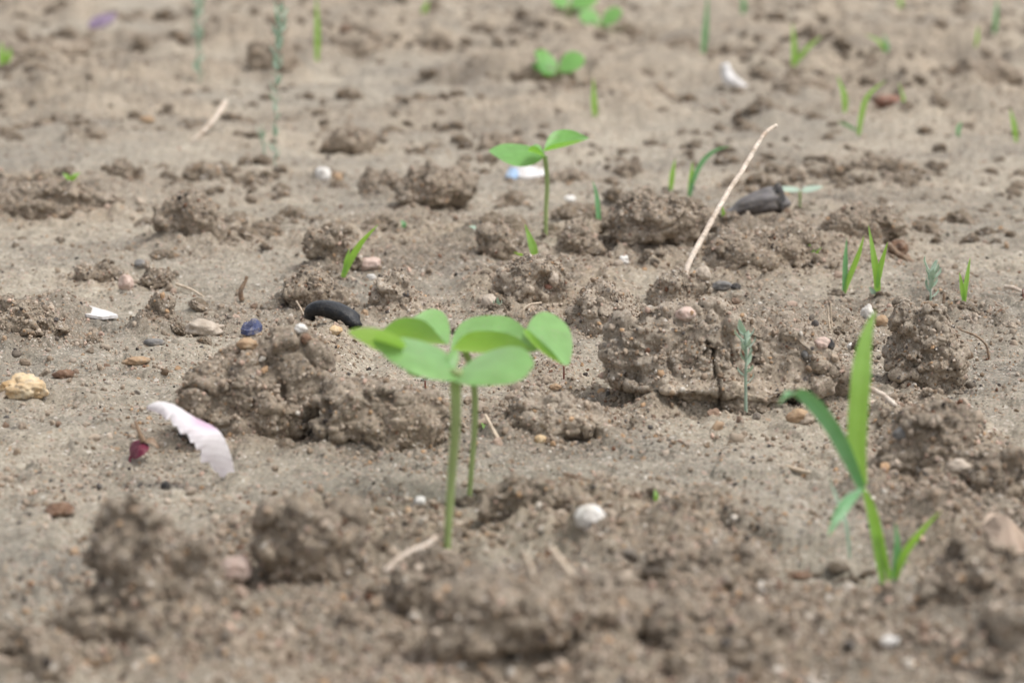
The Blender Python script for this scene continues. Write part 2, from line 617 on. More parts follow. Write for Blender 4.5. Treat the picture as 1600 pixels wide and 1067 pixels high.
def hit(px, py):
    """where the line of sight of a pixel meets the soil"""
    g = ground(px, py)
    for _ in range(4):
        g = ground(px, py, hz(g.x, g.y))
    return g


# --- clods: x0, y_top, x1, y_base (photo pixels), depth ratio, mesh level, label, lobes (x, z, rx, rz, y) in half widths / heights
CLODS = [
    (245, 505, 508, 712, .75, 7, "large brown clod with a peaked top, a pale petal leaning on its side", [(0, -.1, .85, .75, 0), (.56, .36, .48, .74, .1), (.12, .2, .6, .62, 0), (-.3, .1, .55, .6, 0), (-.75, -.25, .3, .3, 0), (.2, -.3, .7, .55, -.2)], 'd'),
    (478, 602, 705, 718, .7, 6, "low crumbly clod joined to the right of the large peaked clod", None, 'd'),
    (945, 480, 1345, 660, .6, 7, "biggest pale clod, long and low with a dark vertical crack", [(-.52, .06, .46, .85, 0), (-.05, .12, .58, .82, .1), (.48, .02, .52, .8, 0), (0, -.35, .95, .6, -.1)], 'l'),
    (1385, 468, 1522, 622, .9, 7, "tall rounded clod beside the smooth silt, split by a notch on top", [(.1, .05, .62, .85, 0), (-.42, .1, .42, .75, .2), (.3, -.3, .65, .55, -.2), (-.2, -.5, .8, .4, 0)], 'l'),
    (1372, 640, 1535, 775, .8, 6, "soft brown clod just behind the broad grass leaf", None, 'd'),
    (95, 796, 352, 1030, .7, 7, "out of focus clod with a knobbly top nearest the left corner", [(.0, .0, .6, .8, 0), (-.2, .5, .45, .5, .1), (.4, -.1, .5, .65, 0), (-.6, -.35, .4, .45, -.1), (.2, -.5, .8, .45, -.1)], 'd'),
    (372, 805, 572, 935, .7, 6, "blurred brown clod behind the pink pebble in the foreground", None, 'd'),
    (612, 252, 742, 338, .9, 6, "dark upright clod with a lumpy crown left of the distant seedling", [(-.1, .1, .55, .85, 0), (.45, .15, .5, .7, .1), (-.5, -.3, .45, .6, -.1)], 'd'),
    (562, 255, 628, 312, .8, 5, "small clod leaning against the dark upright clod", None, 'd'),
    (235, 298, 354, 392, .8, 6, "dark crumbling clod on smooth silt with a flat rounded top", None, 'd'),
    (208, 448, 273, 516, .8, 6, "small pointed clod beside the white paper scrap", [(0, -.1, .8, .6, 0), (.1, .4, .5, .7, 0)], 'd'),
    (112, 412, 192, 452, .7, 5, "little low clod in front of the smooth silt, left of a rounder one", None, 'd'),
    (212, 416, 270, 456, .8, 5, "little rounded clod right behind the small pointed clod", None, 'd'),
    (440, 424, 546, 492, .8, 6, "grainy clod directly behind the shiny black hull", [(-.2, .1, .7, .8, 0), (.5, -.2, .5, .55, 0)], 'd'),
    (578, 422, 695, 500, .8, 6, "cone shaped grainy clod right of the shiny black hull", [(-.15, .2, .5, .85, 0), (.1, -.2, .75, .6, 0), (.55, -.35, .45, .45, 0)], 'l'),
    (768, 398, 884, 488, .8, 6, "crusty clod behind the paired seedlings, brick red crumb on its side", None, 'l'),
    (888, 428, 1015, 530, .8, 6, "crusty clod with a dark hollow beneath, left of the biggest clod", None, 'l'),
    (858, 342, 946, 414, .8, 6, "pointed clod just right of the distant seedling stem", [(0, .2, .55, .8, 0), (.35, -.2, .6, .6, 0), (-.5, -.3, .5, .5, 0)], 'd'),
    (950, 325, 1105, 414, .7, 6, "wide crumbly clod left of the leaning stick", None, 'd'),
    (1108, 362, 1292, 448, .7, 6, "broad rough clod right of the leaning stick foot", None, 'd'),
    (1285, 330, 1412, 398, .7, 6, "broken clod behind the two bladed grass sprouts", None, 'd'),
    (1018, 424, 1108, 490, .8, 6, "rounded gritty clod at the foot of the leaning stick", None, 'l'),
    (472, 374, 562, 434, .7, 5, "dark clod behind the slanting grass sprout", None, 'd'),
    (795, 612, 968, 695, .7, 6, "low scattered clod between paired seedlings and biggest clod", None, 'l'),
    (742, 352, 818, 416, .8, 5, "dark little clod under the pale narrow leaved sprout", None, 'd'),
    (748, 203, 812, 238, .8, 5, "small dark clod touching the left leaf of the distant seedling", None, 'd'),
    (855, 264, 928, 294, .7, 5, "flat dark clod right of the distant seedling stem", None, 'd'),
    (962, 250, 1012, 276, .7, 5, "tiny flat clod on bare silt right of the distant seedling", None, 'd'),
    (170, 260, 222, 298, .8, 5, "small dark clod above the crumbling left bank", None, 'd'),
    (105, 206, 165, 234, .7, 5, "flat blurred clod high on the left silt", None, 'd'),
    (500, 192, 590, 238, .7, 5, "blurred clod with a knob, right of the tall grey weed", None, 'd'),
    (-20, 282, 185, 352, .6, 6, "long crumbling bank at the left edge", None, 'd'),
    (-30, 486, 100, 556, .7, 6, "grainy mound cut by the left edge of the picture", None, 'd'),
    (5, 82, 135, 112, .6, 5, "long flat far clod with dark shaded lip at upper left", None, 'l'),
    (190, 102, 390, 126, .5, 5, "long thin crust ledge behind the tall grey weed", None, 'l'),
    (385, 85, 462, 142, .7, 5, "dark blurred clod behind the tall grey weed", None, 'd'),
    (-20, 14, 90, 40, .6, 5, "far thin clod at the upper left corner", None, 'd'),
    (505, 60, 600, 110, .7, 5, "far blurred brown clod at upper centre left", None, 'd'),
    (1210, 115, 1300, 155, .7, 5, "far shaded clod between the white shell and thin sprouts", None, 'd'),
    (1480, 85, 1600, 150, .7, 5, "far brown clod in the upper right rubble", None, 'd'),
    (1330, 255, 1400, 280, .6, 5, "flat dark crumb of soil on the right hand silt", None, 'd'),
    (800, 120, 900, 152, .6, 5, "far flat clod in front of the farthest leafy seedling", None, 'd'),
    (1040, 60, 1090, 90, .7, 5, "far round clod left of the far slender sprout", None, 'd'),
    (670, 1022, 1050, 1150, .6, 6, "big blurred clod cut by the bottom edge, left of centre right", None, 'd'),
    (1010, 1030, 1270, 1140, .6, 6, "big blurred clod cut by the bottom edge, below the grass", None, 'd'),
    (600, 895, 768, 990, .7, 6, "blurred clod just in front of the nearest seedling stem", None, 'd'),
    (1010, 838, 1215, 950, .6, 6, "blurred crumbly clod between white pebble and broad grass", None, 'd'),
    (1440, 860, 1610, 1010, .7, 6, "blurred clod to the right of the low grass sprout", None, 'd'),
    (-30, 1000, 105, 1120, .7, 6, "blurred clod filling the lower left corner", None, 'd'),
    (1530, 960, 1680, 1110, .7, 6, "pale blurred clod filling the lower right corner", None, 'l'),
    (1505, 715, 1620, 810, .8, 6, "brown clod behind the big pale stone at the right edge", None, 'd'),
    (745, 785, 905, 850, .6, 6, "low crumbly clod between nearest stem and white pebble", None, 'd'),
]

CLOD_AT = []
GAPPED = (0, 2, 3, 7)          # clods with a dark gap under them
for ci, c in enumerate(CLODS):
    x0, yt, x1, yb = c[:4]
    g = ground((x0 + x1) / 2, min(yb, 1080))
    W = (x1 - x0) * mpp(g.y)
    D = W * c[4]
    CLOD_AT.append((g.x, g.y + D * 0.5, W, D, hz(g.x, g.y + D * 0.5)))
for ci, (c, (cx, cy, W, D, b)) in enumerate(zip(CLODS, CLOD_AT)):
    H = (c[3] - c[1]) * mpp(cy)
    gap = ci in GAPPED
    PATCH.append((cx, cy - D * 0.03, W * (0.60 if gap else 0.78), D * (0.66 if gap else 0.95), 0.85, H * (0.02 if gap else 0.06 if c[3] < 260 else 0.03 if ci in (5, 6) else 0.30 if c[3] > 830 else 0.14)))

# ground sheet: rows by distance, columns fanning out, finest where the picture is sharp
rows = np.concatenate([np.linspace(-0.6, 0.40, 24)[:-1], np.linspace(0.40, 0.75, 150)[:-1], np.geomspace(0.75, 1.6, 520)[:-1],
                       np.geomspace(1.6, 8.0, 280)[:-1], np.geomspace(8.0, 140, 26)])
tcol = np.concatenate([-np.geomspace(3.2, 0.235, 60)[:-1], np.linspace(-0.235, 0.235, 740), np.geomspace(0.235, 3.2, 60)[1:]])
wide = np.maximum(rows, 0.5)
GX = (wide[:, None] * tcol[None, :]).ravel()
GY = np.repeat(rows, len(tcol))
GH, GR = height(GX, GY)
nr, nc = len(rows), len(tcol)
idx = np.arange(nr * nc, dtype=np.int32).reshape(nr, nc)
faces = np.stack([idx[:-1, :-1], idx[:-1, 1:], idx[1:, 1:], idx[1:, :-1]], -1).reshape(-1, 4)
gnd = link("ground", np.stack([GX, GY, GH], 1), faces, M_GROUND, attrs={"rough": GR})
gnd['kind'] = "structure"

# ------------------------------------------------------------------ grit: instanced grains
GRAINS = bpy.data.collections.new("grain_shapes")
for k in range(7):
    v, f = ico(2 if k < 4 else 3)
    rs = np.random.default_rng(100 + k)
    v = v * (1 + 0.42 * fbm3(v * 1.1 + k * 7.3, k, 2)[:, None]) * np.array([1, rs.uniform(.65, 1), rs.uniform(.5, .8)])
    o = link("grain", v * 0.5, f, M_GRIT, smooth=(k % 2 == 0))
    COL.objects.unlink(o)
    GRAINS.objects.link(o)


CRUMBS = bpy.data.collections.new("crumb_shapes")
for k in range(6):
    v, f = ico(5)
    rs = np.random.default_rng(200 + k)
    d = 1 + 0.35 * fbm3(v * 1.0 + k * 5.1, k, 2) + 0.30 * np.abs(fbm3(v * 2.6 + k, k + 3, 3)) + 0.10 * fbm3(v * 7 + k, k + 9, 3)
    v = v * d[:, None] * np.array([1, rs.uniform(.7, 1), rs.uniform(.42, .65)])
    o = link("crumb", v * 0.5, f, M_CRUMB)
    COL.objects.unlink(o)
    CRUMBS.objects.link(o)


def grit_group(SHAPES=GRAINS, tip=6.28):
    ng = bpy.data.node_groups.new("scatter_grains", 'GeometryNodeTree')
    ng.interface.new_socket(name="Geometry", in_out='INPUT', socket_type='NodeSocketGeometry')
    ng.interface.new_socket(name="Geometry", in_out='OUTPUT', socket_type='NodeSocketGeometry')
    gi, go = ng.nodes.new("NodeGroupInput"), ng.nodes.new("NodeGroupOutput")
    mp = ng.nodes.new("GeometryNodeMeshToPoints")
    ci = ng.nodes.new("GeometryNodeCollectionInfo")
    ci.inputs['Collection'].default_value = SHAPES
    ci.inputs['Separate Children'].default_value = True
    ci.inputs['Reset Children'].default_value = True
    ip = ng.nodes.new("GeometryNodeInstanceOnPoints")
    ip.inputs['Pick Instance'].default_value = True
    rv = ng.nodes.new("FunctionNodeRandomValue")
    rv.data_type = 'FLOAT_VECTOR'
    rv.inputs['Max'].default_value = (tip, tip, 6.28)
    na = ng.nodes.new("GeometryNodeInputNamedAttribute")
    na.data_type = 'FLOAT'
    na.inputs['Name'].default_value = "gsize"
    L = ng.links.new
    L(gi.outputs[0], mp.inputs['Mesh'])
    L(mp.outputs[0], ip.inputs['Points'])
    L(ci.outputs[0], ip.inputs['Instance'])
    L(rv.outputs['Value'], ip.inputs['Rotation'])
    L(na.outputs['Attribute'], ip.inputs['Scale'])
    L(ip.outputs[0], go.inputs[0])
    return ng


GRIT = grit_group()
CRUMB_GROUP = grit_group(CRUMBS, 0.5)
PAL = np.array([(.045, .036, .032), (.30, .24, .185), (.25, .19, .14), (.38, .25, .15), (.42, .35, .285), (.20, .145, .10), (.16, .085, .055),
                (.42, .30, .24), (.52, .475, .42), (.10, .09, .085), (.34, .28, .225), (.27, .21, .16)])
PW = np.array([.035, .20, .16, .05, .10, .10, .03, .05, .035, .025, .15, .09])
PW = PW / PW.sum()


def scatter(name, pts, size, parent=None, loc=(0, 0, 0), dark=1.0, soilish=False, label=None, ng=None, mute=0.0):
    n = len(pts)
    me = bpy.data.meshes.new(name)
    me.vertices.add(n)
    me.vertices.foreach_set("co", np.ascontiguousarray(pts, dtype=np.float32).ravel())
    a = me.attributes.new("gsize", 'FLOAT', 'POINT')
    a.data.foreach_set("value", np.ascontiguousarray(size, dtype=np.float32))
    w = PW.copy()
    if name == "crumbs":
        w = w * np.array([.8, 1.3, 1.3, 1.2, 1.3, 1, .8, 1.1, .9, .7, 1.5, 1.3])
        w /= w.sum()
    if soilish:
        w = w * np.array([.4, 1, 2, .4, .3, 3, 1.2, .2, .1, .4, .8, 2])
        w /= w.sum()
    c = PAL[RNG.choice(len(PAL), n, p=w)] * RNG.uniform(.8, 1.2, (n, 1)) * dark
    c = c * (1 - mute) + mute * np.array([.27, .225, .175])
    rgba = np.concatenate([c, np.ones((n, 1))], 1)
    a = me.attributes.new("gcol", 'FLOAT_COLOR', 'POINT')
    a.data.foreach_set("color", np.ascontiguousarray(rgba, dtype=np.float32).ravel())
    o = bpy.data.objects.new(name, me)
    COL.objects.link(o)
    o.location = loc
    if parent:
        o.parent = parent
    md = o.modifiers.new("grains", 'NODES')
    md.node_group = ng or GRIT
    o['kind'] = "stuff"
    if label:
        o['label'] = label
    return o


def field(n, y0, y1, half=0.245):
    y = np.exp(RNG.uniform(math.log(y0), math.log(y1), n))
    x = RNG.uniform(-half, half, n) * y
    return x, y


# ------------------------------------------------------------------ clods
def vnormals(p, f):
    fn = np.cross(p[f[:, 1]] - p[f[:, 0]], p[f[:, 2]] - p[f[:, 0]])
    n = np.zeros_like(p)
    for k in range(3):
        for ax in range(3):
            n[:, ax] += np.bincount(f[:, k], fn[:, ax], len(p))
    return n / np.maximum(np.linalg.norm(n, axis=1, keepdims=True), 1e-12)


def facets3(q, seed):
    """broken faces: every cell carries a plane tilted its own way; also the distance to the cell border"""
    i = np.floor(q).astype(np.int64)
    d1, d2 = np.full(len(q), 9.0), np.full(len(q), 9.0)
    val = np.zeros(len(q))
    for ox in (-1, 0, 1):
        for oy in (-1, 0, 1):
            for oz in (-1, 0, 1):
                h = _h(i[:, 0] + ox, i[:, 1] + oy, i[:, 2] + oz, seed)
                rx, ry, rz = q[:, 0] - i[:, 0] - ox - (h & 255) / 255.0, q[:, 1] - i[:, 1] - oy - ((h >> 8) & 255) / 255.0, q[:, 2] - i[:, 2] - oz - ((h >> 16) & 255) / 255.0
                d = np.sqrt(rx * rx + ry * ry + rz * rz)
                g = _h(h & 0xFFFF, (h >> 16) & 0xFFFF, h * 0, seed + 5)
                v = rx * ((g & 255) / 127.5 - 1) + ry * (((g >> 8) & 255) / 127.5 - 1) + rz * (((g >> 16) & 255) / 127.5 - 1) + 0.5 * (((g >> 24) & 255) / 127.5 - 1)
                nearer = d < d1
                d2 = np.where(nearer, d1, np.minimum(d2, d))
                val = np.where(nearer, v, val)
                d1 = np.minimum(d1, d)
    e = d2 - d1
    return 0.5 + 0.5 * val * sstep(0.0, 0.25, e), e


LATER = []


def build_clod(i, spec, at):
    x0, yt, x1, yb, dr, lvl, label, lobes, tone = spec
    cx, cy, W, D, base = at
    rs = np.random.default_rng(1000 + i)
    H = max((yb - yt) * mpp(cy - D * 0.5) * 1.0 - 0.10 * D, 0.22 * W)
    v, f = ico(lvl)
    if lobes is None:
        lobes = [(0, -.05, .75, .7, 0)]
        for _ in range(5):
            lobes.append((rs.uniform(-.6, .6), rs.uniform(-.35, .35), rs.uniform(.3, .55), rs.uniform(.4, .65), rs.uniform(-.4, .3)))
    # radius of the union of lobes along each direction, in the unit frame
    best = np.full(len(v), 0.35)
    for lx, lz, rx, rz, ly in lobes:
        r = np.array([rx, max(rx, .45), rz])
        c = np.array([lx, ly, lz])
        dn, cn = v / r, c / r
        A = (dn * dn).sum(1)
        B = (dn * cn).sum(1)
        Cq = (cn * cn).sum() - 1
        disc = B * B - A * Cq
        t = np.where(disc > 0, (B + np.sqrt(np.maximum(disc, 0))) / A, 0)
        k = 16.0
        best = np.log(np.exp(k * best) + np.exp(k * np.maximum(t, 0))) / k
    p = v * best[:, None]
    # fit the lobes to the measured width and height
    for ax in (0, 1):
        lo, hi = p[:, ax].min(), p[:, ax].max()
        p[:, ax] = (p[:, ax] - (lo + hi) / 2) / (hi - lo)
    lo, hi = p[:, 2].min(), p[:, 2].max()
    p[:, 2] = (p[:, 2] - lo) / (hi - lo)
    p = p * np.array([W, D, H * 1.28])
    p[:, 2] -= H * 0.28                       # sunk into the soil
    nrm = p - np.array([0, 0, H * 0.3])
    nrm /= np.linalg.norm(nrm, axis=1, keepdims=True)
    S = S0 = min(W, H * 1.6)
    sd = i * 37
    low = sstep(0.30 * H, 0.02 * H, p[:, 2]) * ((0.32 if i in GAPPED else -0.06) + 0.14 * perlin3(p / (S0 * 0.4), i + 400))
    p[:, :2] *= (1 - low)[:, None]
    # broad shape, broken facets, then crust and grains, each pushed out along the surface as it is by then
    p = p + nrm * (0.11 * S * fbm3(p / (S * 0.45), sd + 1, 2))[:, None]
    nrm = vnormals(p, f)
    cellv, edge = facets3(p / (S * 0.30) + 0.25 * np.stack([perlin3(p / (S * .2), sd + 41), perlin3(p / (S * .2), sd + 42), perlin3(p / (S * .2), sd + 43)], 1), sd + 14)
    d = 0.15 * S * (cellv - 0.5) - 0.03 * S * sstep(0.14, 0.0, edge)
    d += 0.035 * S * fbm3(p / (S * 0.17), sd + 13, 2)
    p = p + nrm * d[:, None]
    nrm = vnormals(p, f)
    cv2, ed2 = facets3(p / max(0.008, S * 0.11) + 0.2 * np.stack([perlin3(p / 0.006, sd + 51), perlin3(p / 0.006, sd + 52), perlin3(p / 0.006, sd + 53)], 1), sd + 54)
    p = p + nrm * (max(0.008, S * 0.11) * (0.30 * (cv2 - 0.5) - 0.045 * sstep(0.12, 0.0, ed2)))[:, None]
    nrm = vnormals(p, f)
    q = p + 0.0012 * np.stack([perlin3(p / 0.004, sd + 5), perlin3(p / 0.004, sd + 6), perlin3(p / 0.004, sd + 7)], 1)
    msk = sstep(-0.25, 0.35, fbm3(p / 0.022, sd + 15, 2))
    d = 0.0016 * fbm3(p / 0.010, sd + 11, 3, 0.55) + 0.25 * grains3(q, 0.009, sd + 2, .3) * msk
    d += (0.25 + .75 * msk) * (0.32 * grains3(q, 0.0046, sd + 3, .45) + 0.42 * grains3(q, 0.0025, sd + 4, .55))
    # little pits
    d -= 0.5 * grains3(q + 0.5, 0.008, sd + 8, .16)
    p = p + nrm * d[:, None]
    nrm = vnormals(p, f)
    if i == 2:                                # the dark split down the front of the long clod
        ccx = cx
        yfront = cy - D * 0.42
        for poly, cw in (([(1108, 545), (1122, 556), (1117, 575), (1124, 595), (1126, 618), (1124, 640)], 0.00055), ([(1122, 556), (1112, 550), (1104, 562)], 0.0007),
                         ([(1046, 490), (1034, 515), (1008, 540)], 0.0007)):
            pts = [on_y(a, b, yfront) for a, b in poly]
            dd = np.full(len(p), 9.0)
            jx = p[:, 0] + cx + 0.0012 * perlin3(p / 0.006, 901)
            jz = p[:, 2] + base + 0.0012 * perlin3(p / 0.006, 902)
            for a, b in zip(pts[:-1], pts[1:]):
                vx, vz = b.x - a.x, b.z - a.z
                t = np.clip(((jx - a.x) * vx + (jz - a.z) * vz) / (vx * vx + vz * vz), 0, 1)
                dd = np.minimum(dd, np.hypot(jx - a.x - t * vx, jz - a.z - t * vz))
            front = sstep(0.0, -0.2 * D, p[:, 1])
            p[:, 1] += 0.0045 * np.exp(-(dd / cw) ** 2) * front
    o = link("soil_clod", p, f, M_CLODL if tone == 'l' else M_CLOD, (cx, cy, base))
    tag(o, label, "soil clod", "clods of soil on the field")
    area = W * H * 2 + W * D
    n = int(min(7000, area / (0.0013 ** 2) * 0.36))
    up = np.where((p[:, 2] > 0.0) & (nrm[:, 2] > -0.35))[0]
    if len(up):
        pk = RNG.choice(up, n)
        s = np.exp(RNG.normal(math.log(0.0009), 0.45, n)).clip(0.0004, 0.0030)
        pts = p[pk] + nrm[pk] * (s * 0.1)[:, None] + RNG.normal(0, 0.0004, (n, 3))
        LATER.append((pts, s, o))
    return o


for i, (spec, at) in enumerate(zip(CLODS, CLOD_AT)):
    build_clod(i, spec, at)

bpy.context.view_layer.update()
DG = bpy.context.evaluated_depsgraph_get()


def surf(px, py):
    """first soil or clod surface on the line of sight of a pixel"""
    ok, loc, *_ = SC.ray_cast(DG, Vector((0, 0, CAM_H)), Vector(ray(px, py)).normalized())
    return loc.copy() if ok else hit(px, py)


# ------------------------------------------------------------------ small geometry builders
def catmull(pts, n):
    P = [pts[0] * 2 - pts[1]] + list(pts) + [pts[-1] * 2 - pts[-2]]
    out = []
    m = len(pts) - 1
    for k in range(n + 1):
        t = k / n * m
        j = min(int(t), m - 1)
        f = t - j
        a, b, c, d = P[j], P[j + 1], P[j + 2], P[j + 3]
        out.append(0.5 * ((2 * b) + (c - a) * f + (2 * a - 5 * b + 4 * c - d) * f * f + (3 * b - a - 3 * c + d) * f ** 3))
    return out


def tube(path, radii, seg=10, lump=0.0, seed=0):
    """closed tapered tube along a path; returns verts, faces"""
    rr = random.Random(seed)
    V, F = [], []
    n = len(path)
    ref = Vector((0.31, 0.9, 0.2))
    for k, p in enumerate(path):
        t = (path[min(k + 1, n - 1)] - path[max(k - 1, 0)]).normalized()
        a = t.cross(ref).normalized()
        b = t.cross(a)
        r = radii(k / (n - 1))
        for s in range(seg):
            an = 2 * math.pi * s / seg
            q = r * (1 + lump * (rr.random() - .5) * 2)
            V.append(p + a * math.cos(an) * q + b * math.sin(an) * q)
    for k in range(n - 1):
        for s in range(seg):
            F.append((k * seg + s, k * seg + (s + 1) % seg, (k + 1) * seg + (s + 1) % seg, (k + 1) * seg + s))
    F.append(tuple(range(seg))[::-1])
    F.append(tuple((n - 1) * seg + s for s in range(seg)))
    return V, F


def strip(path, widths, side, fold=0.25, seg=4):
    """leaf blade: a creased ribbon along a path; side is the across direction"""
    V, F = [], []
    n = len(path)
    for k, p in enumerate(path):
        t = (path[min(k + 1, n - 1)] - path[max(k - 1, 0)]).normalized()
        a = (side - t * side.dot(t)).normalized()
        nn = a.cross(t)
        w = widths(k / (n - 1)) * 0.5
        for s in range(seg + 1):
            u = s / seg * 2 - 1
            V.append(p + a * (u * w) + nn * (abs(u) * w * fold))
    m = seg + 1
    for k in range(n - 1):
        for s in range(seg):
            F.append((k * m + s, k * m + s + 1, (k + 1) * m + s + 1, (k + 1) * m + s))
    return V, F


def leaf_patch(rows3, nu=20, nv=12, base=0.0, rnd=4.5):
    """curved leaf through three rows of (near edge, midrib, far edge); rounded at both ends"""
    V, F = [], []

    def lag(a, b, c, t):
        return a * (2 * (t - .5) * (t - 1)) + b * (-4 * t * (t - 1)) + c * (2 * t * (t - .5))
    for k in range(nu + 1):
        u = k / nu
        w = max(0.02, (1 - abs(2 * u - 1) ** rnd)) ** 0.5
        if u < 0.5:
            w = max(w, base)
        ne, mi, fa = (lag(rows3[0][j], rows3[1][j], rows3[2][j], u) for j in range(3))
        for s in range(nv + 1):
            t = 0.5 + (s / nv - 0.5) * w
            V.append(lag(ne, mi, fa, t))
    m = nv + 1
    for k in range(nu):
        for s in range(nv):
            F.append((k * m + s, k * m + s + 1, (k + 1) * m + s + 1, (k + 1) * m + s))
    return V, F


def child(name, VF, mat, root, label=None, smooth=True, attrs=None):
    V, F = VF
    o = link(name, [Vector(p) - root.location for p in V], F, mat, (0, 0, 0), root, smooth, attrs)
    if label:
        o['label'] = label
    return o


# ------------------------------------------------------------------ the paired seedlings
def pts_at(Y, rows_px):
    return [[on_y(a, b, Y + c / 1000.0) for a, b, c in r] for r in rows_px]


def seedling(base_px, label, stem_px, r0, r1, leaves, mat='coty', stem_mat='stem', group="broad leaved seedlings in the soil", Yoff=0):
    g = surf(*base_px) if base_px[1] < 300 else hit(*base_px)
    root = thing("seedling", g, label, "seedling", group)
    path = [on_y(a, b, g.y + c / 1000.0) for a, b, c in stem_px]
    path = [Vector((g.x, g.y, g.z - 0.006))] + path
    cm = catmull(path, 26)
    child("stem", tube(cm, lambda t: r0 + (r1 - r0) * t, 12), LF[stem_mat], root)
    for lf in leaves:
        child("leaf", leaf_patch(pts_at(g.y, lf)), LF[mat], root)
    return root, g


YA = hit(697, 872).y
seedling((697, 872), "nearest seedling with thick pale stem and drooping pale leaves in front", [(700, 830, 0), (706, 740, 0), (712, 660, -1), (712, 600, 0), (714, 578, 0)], 0.00085, 0.00165, [
    [[(716, 599, -3), (719, 588, 0), (714, 562, 6)], [(646, 583, -8), (653, 561, -2), (666, 535, 9)], [(588, 548, -6), (582, 533, 0), (600, 524, 5)]],
    [[(632, 530, -6), (634, 541, -2), (622, 556, 4)], [(592, 514, -9), (592, 530, 0), (596, 550, 8)], [(556, 512, -6), (544, 519, 0), (564, 534, 6)]],
    [[(702, 600, -4), (708, 588, 0), (720, 572, 4)], [(768, 602, -8), (770, 578, -2), (772, 546, 9)], [(826, 594, -6), (834, 568, 0), (830, 538, 6)]],
    [[(706, 582, 1), (712, 576, 2), (718, 566, 4)], [(700, 572, 2), (706, 562, 4), (716, 550, 7)], [(696, 560, 3), (702, 550, 5), (710, 544, 7)]],
    [[(700, 578, 0), (704, 572, 1), (704, 560, 4)], [(660, 588, 4), (656, 574, 6), (668, 552, 9)], [(634, 584, 6), (634, 574, 8), (640, 566, 10)]],
])
YB = hit(730, 793).y
seedling((730, 793), "thinner seedling just behind the nearest one, leaves folded upward", [(736, 740, 0), (741, 680, 0), (742, 620, 0), (736, 575, -1), (726, 548, -2)], 0.00075, 0.00105, [
    [[(692, 516, -10), (700, 538, -2), (712, 520, 4)], [(640, 496, -18), (646, 535, -8), (684, 484, 12)], [(594, 512, -12), (588, 528, -6), (640, 496, 4)]],
    [[(704, 524, -12), (704, 546, -4), (698, 506, 6)], [(766, 517, -20), (766, 551, -8), (762, 493, 12)], [(834, 532, -12), (840, 547, -6), (832, 500, 6)]],
    [[(812, 500, -8), (820, 520, -4), (822, 486, 6)], [(842, 530, -14), (850, 547, -8), (870, 494, 10)], [(882, 562, -10), (888, 570, -6), (906, 538, 2)]],
])

# distant seedlings
seedling((853, 372), "distant seedling with one wide pale leaf held out left and one above", [(853, 330, 0), (855, 290, 0), (853, 258, 0), (851, 244, 0)], 0.0010, 0.0014, [
    [[(848, 252, -4), (850, 243, 0), (846, 232, 5)], [(808, 260, -10), (808, 242, 0), (806, 225, 12)], [(768, 240, -6), (764, 236, 0), (772, 226, 8)]],
    [[(846, 228, -4), (849, 236, 0), (850, 214, 6)], [(884, 222, -10), (882, 228, 2), (878, 203, 14)], [(918, 216, -6), (920, 216, 2), (914, 208, 8)]],
    [[(850, 240, -10), (852, 246, -6), (851, 236, -2)], [(836, 228, -14), (838, 240, -8), (840, 226, -2)], [(824, 234, -12), (824, 236, -8), (828, 230, -4)]],
], 'coty_far')
seedling((872, 124), "farther seedling low on the soil with bright green leaves", [(872, 116, 0), (872, 110, 0), (872, 106, 0)], 0.0018, 0.002, [
    [[(872, 116, -6), (872, 108, 0), (874, 98, 8)], [(850, 118, -14), (852, 100, 0), (858, 84, 14)], [(842, 94, -12), (836, 82, 0), (848, 74, 12)]],
    [[(870, 114, -6), (874, 106, 0), (874, 96, 8)], [(894, 112, -14), (892, 97, 0), (888, 82, 14)], [(914, 102, -10), (914, 92, 0), (908, 82, 12)]],
    [[(868, 116, -10), (866, 112, -4), (868, 106, 2)], [(850, 114, -16), (848, 108, -8), (850, 100, 0)], [(834, 106, -10), (832, 102, -4), (836, 96, 0)]],
], 'coty_far')
seedling((938, 44), "pale leafy seedling near the top, right of a taller one", [(938, 40, 0), (937, 37, 0)], 0.0022, 0.002, [
    [[(936, 40, -6), (936, 35, 0), (938, 26, 10)], [(922, 42, -16), (920, 29, 0), (926, 16, 18)], [(908, 32, -12), (904, 24, 0), (910, 14, 12)]],
    [[(938, 41, -6), (940, 36, 0), (940, 26, 10)], [(956, 38, -16), (954, 26, 0), (952, 14, 18)], [(972, 26, -12), (972, 18, 0), (968, 10, 12)]],
], 'coty_far')
seedling((890, 24), "leafy seedling cut by the top edge", [(890, 12, 0), (889, 8, 0)], 0.0022, 0.002, [
    [[(886, 12, -8), (888, 6, 0), (888, -4, 10)], [(876, 12, -18), (876, 0, 0), (880, -12, 18)], [(862, 8, -12), (862, -4, 0), (866, -14, 12)]],
    [[(890, 12, -8), (892, 6, 0), (892, -4, 10)], [(912, 14, -18), (912, 2, 0), (910, -12, 18)], [(932, 8, -12), (934, -2, 0), (930, -14, 12)]],
], 'coty_far')
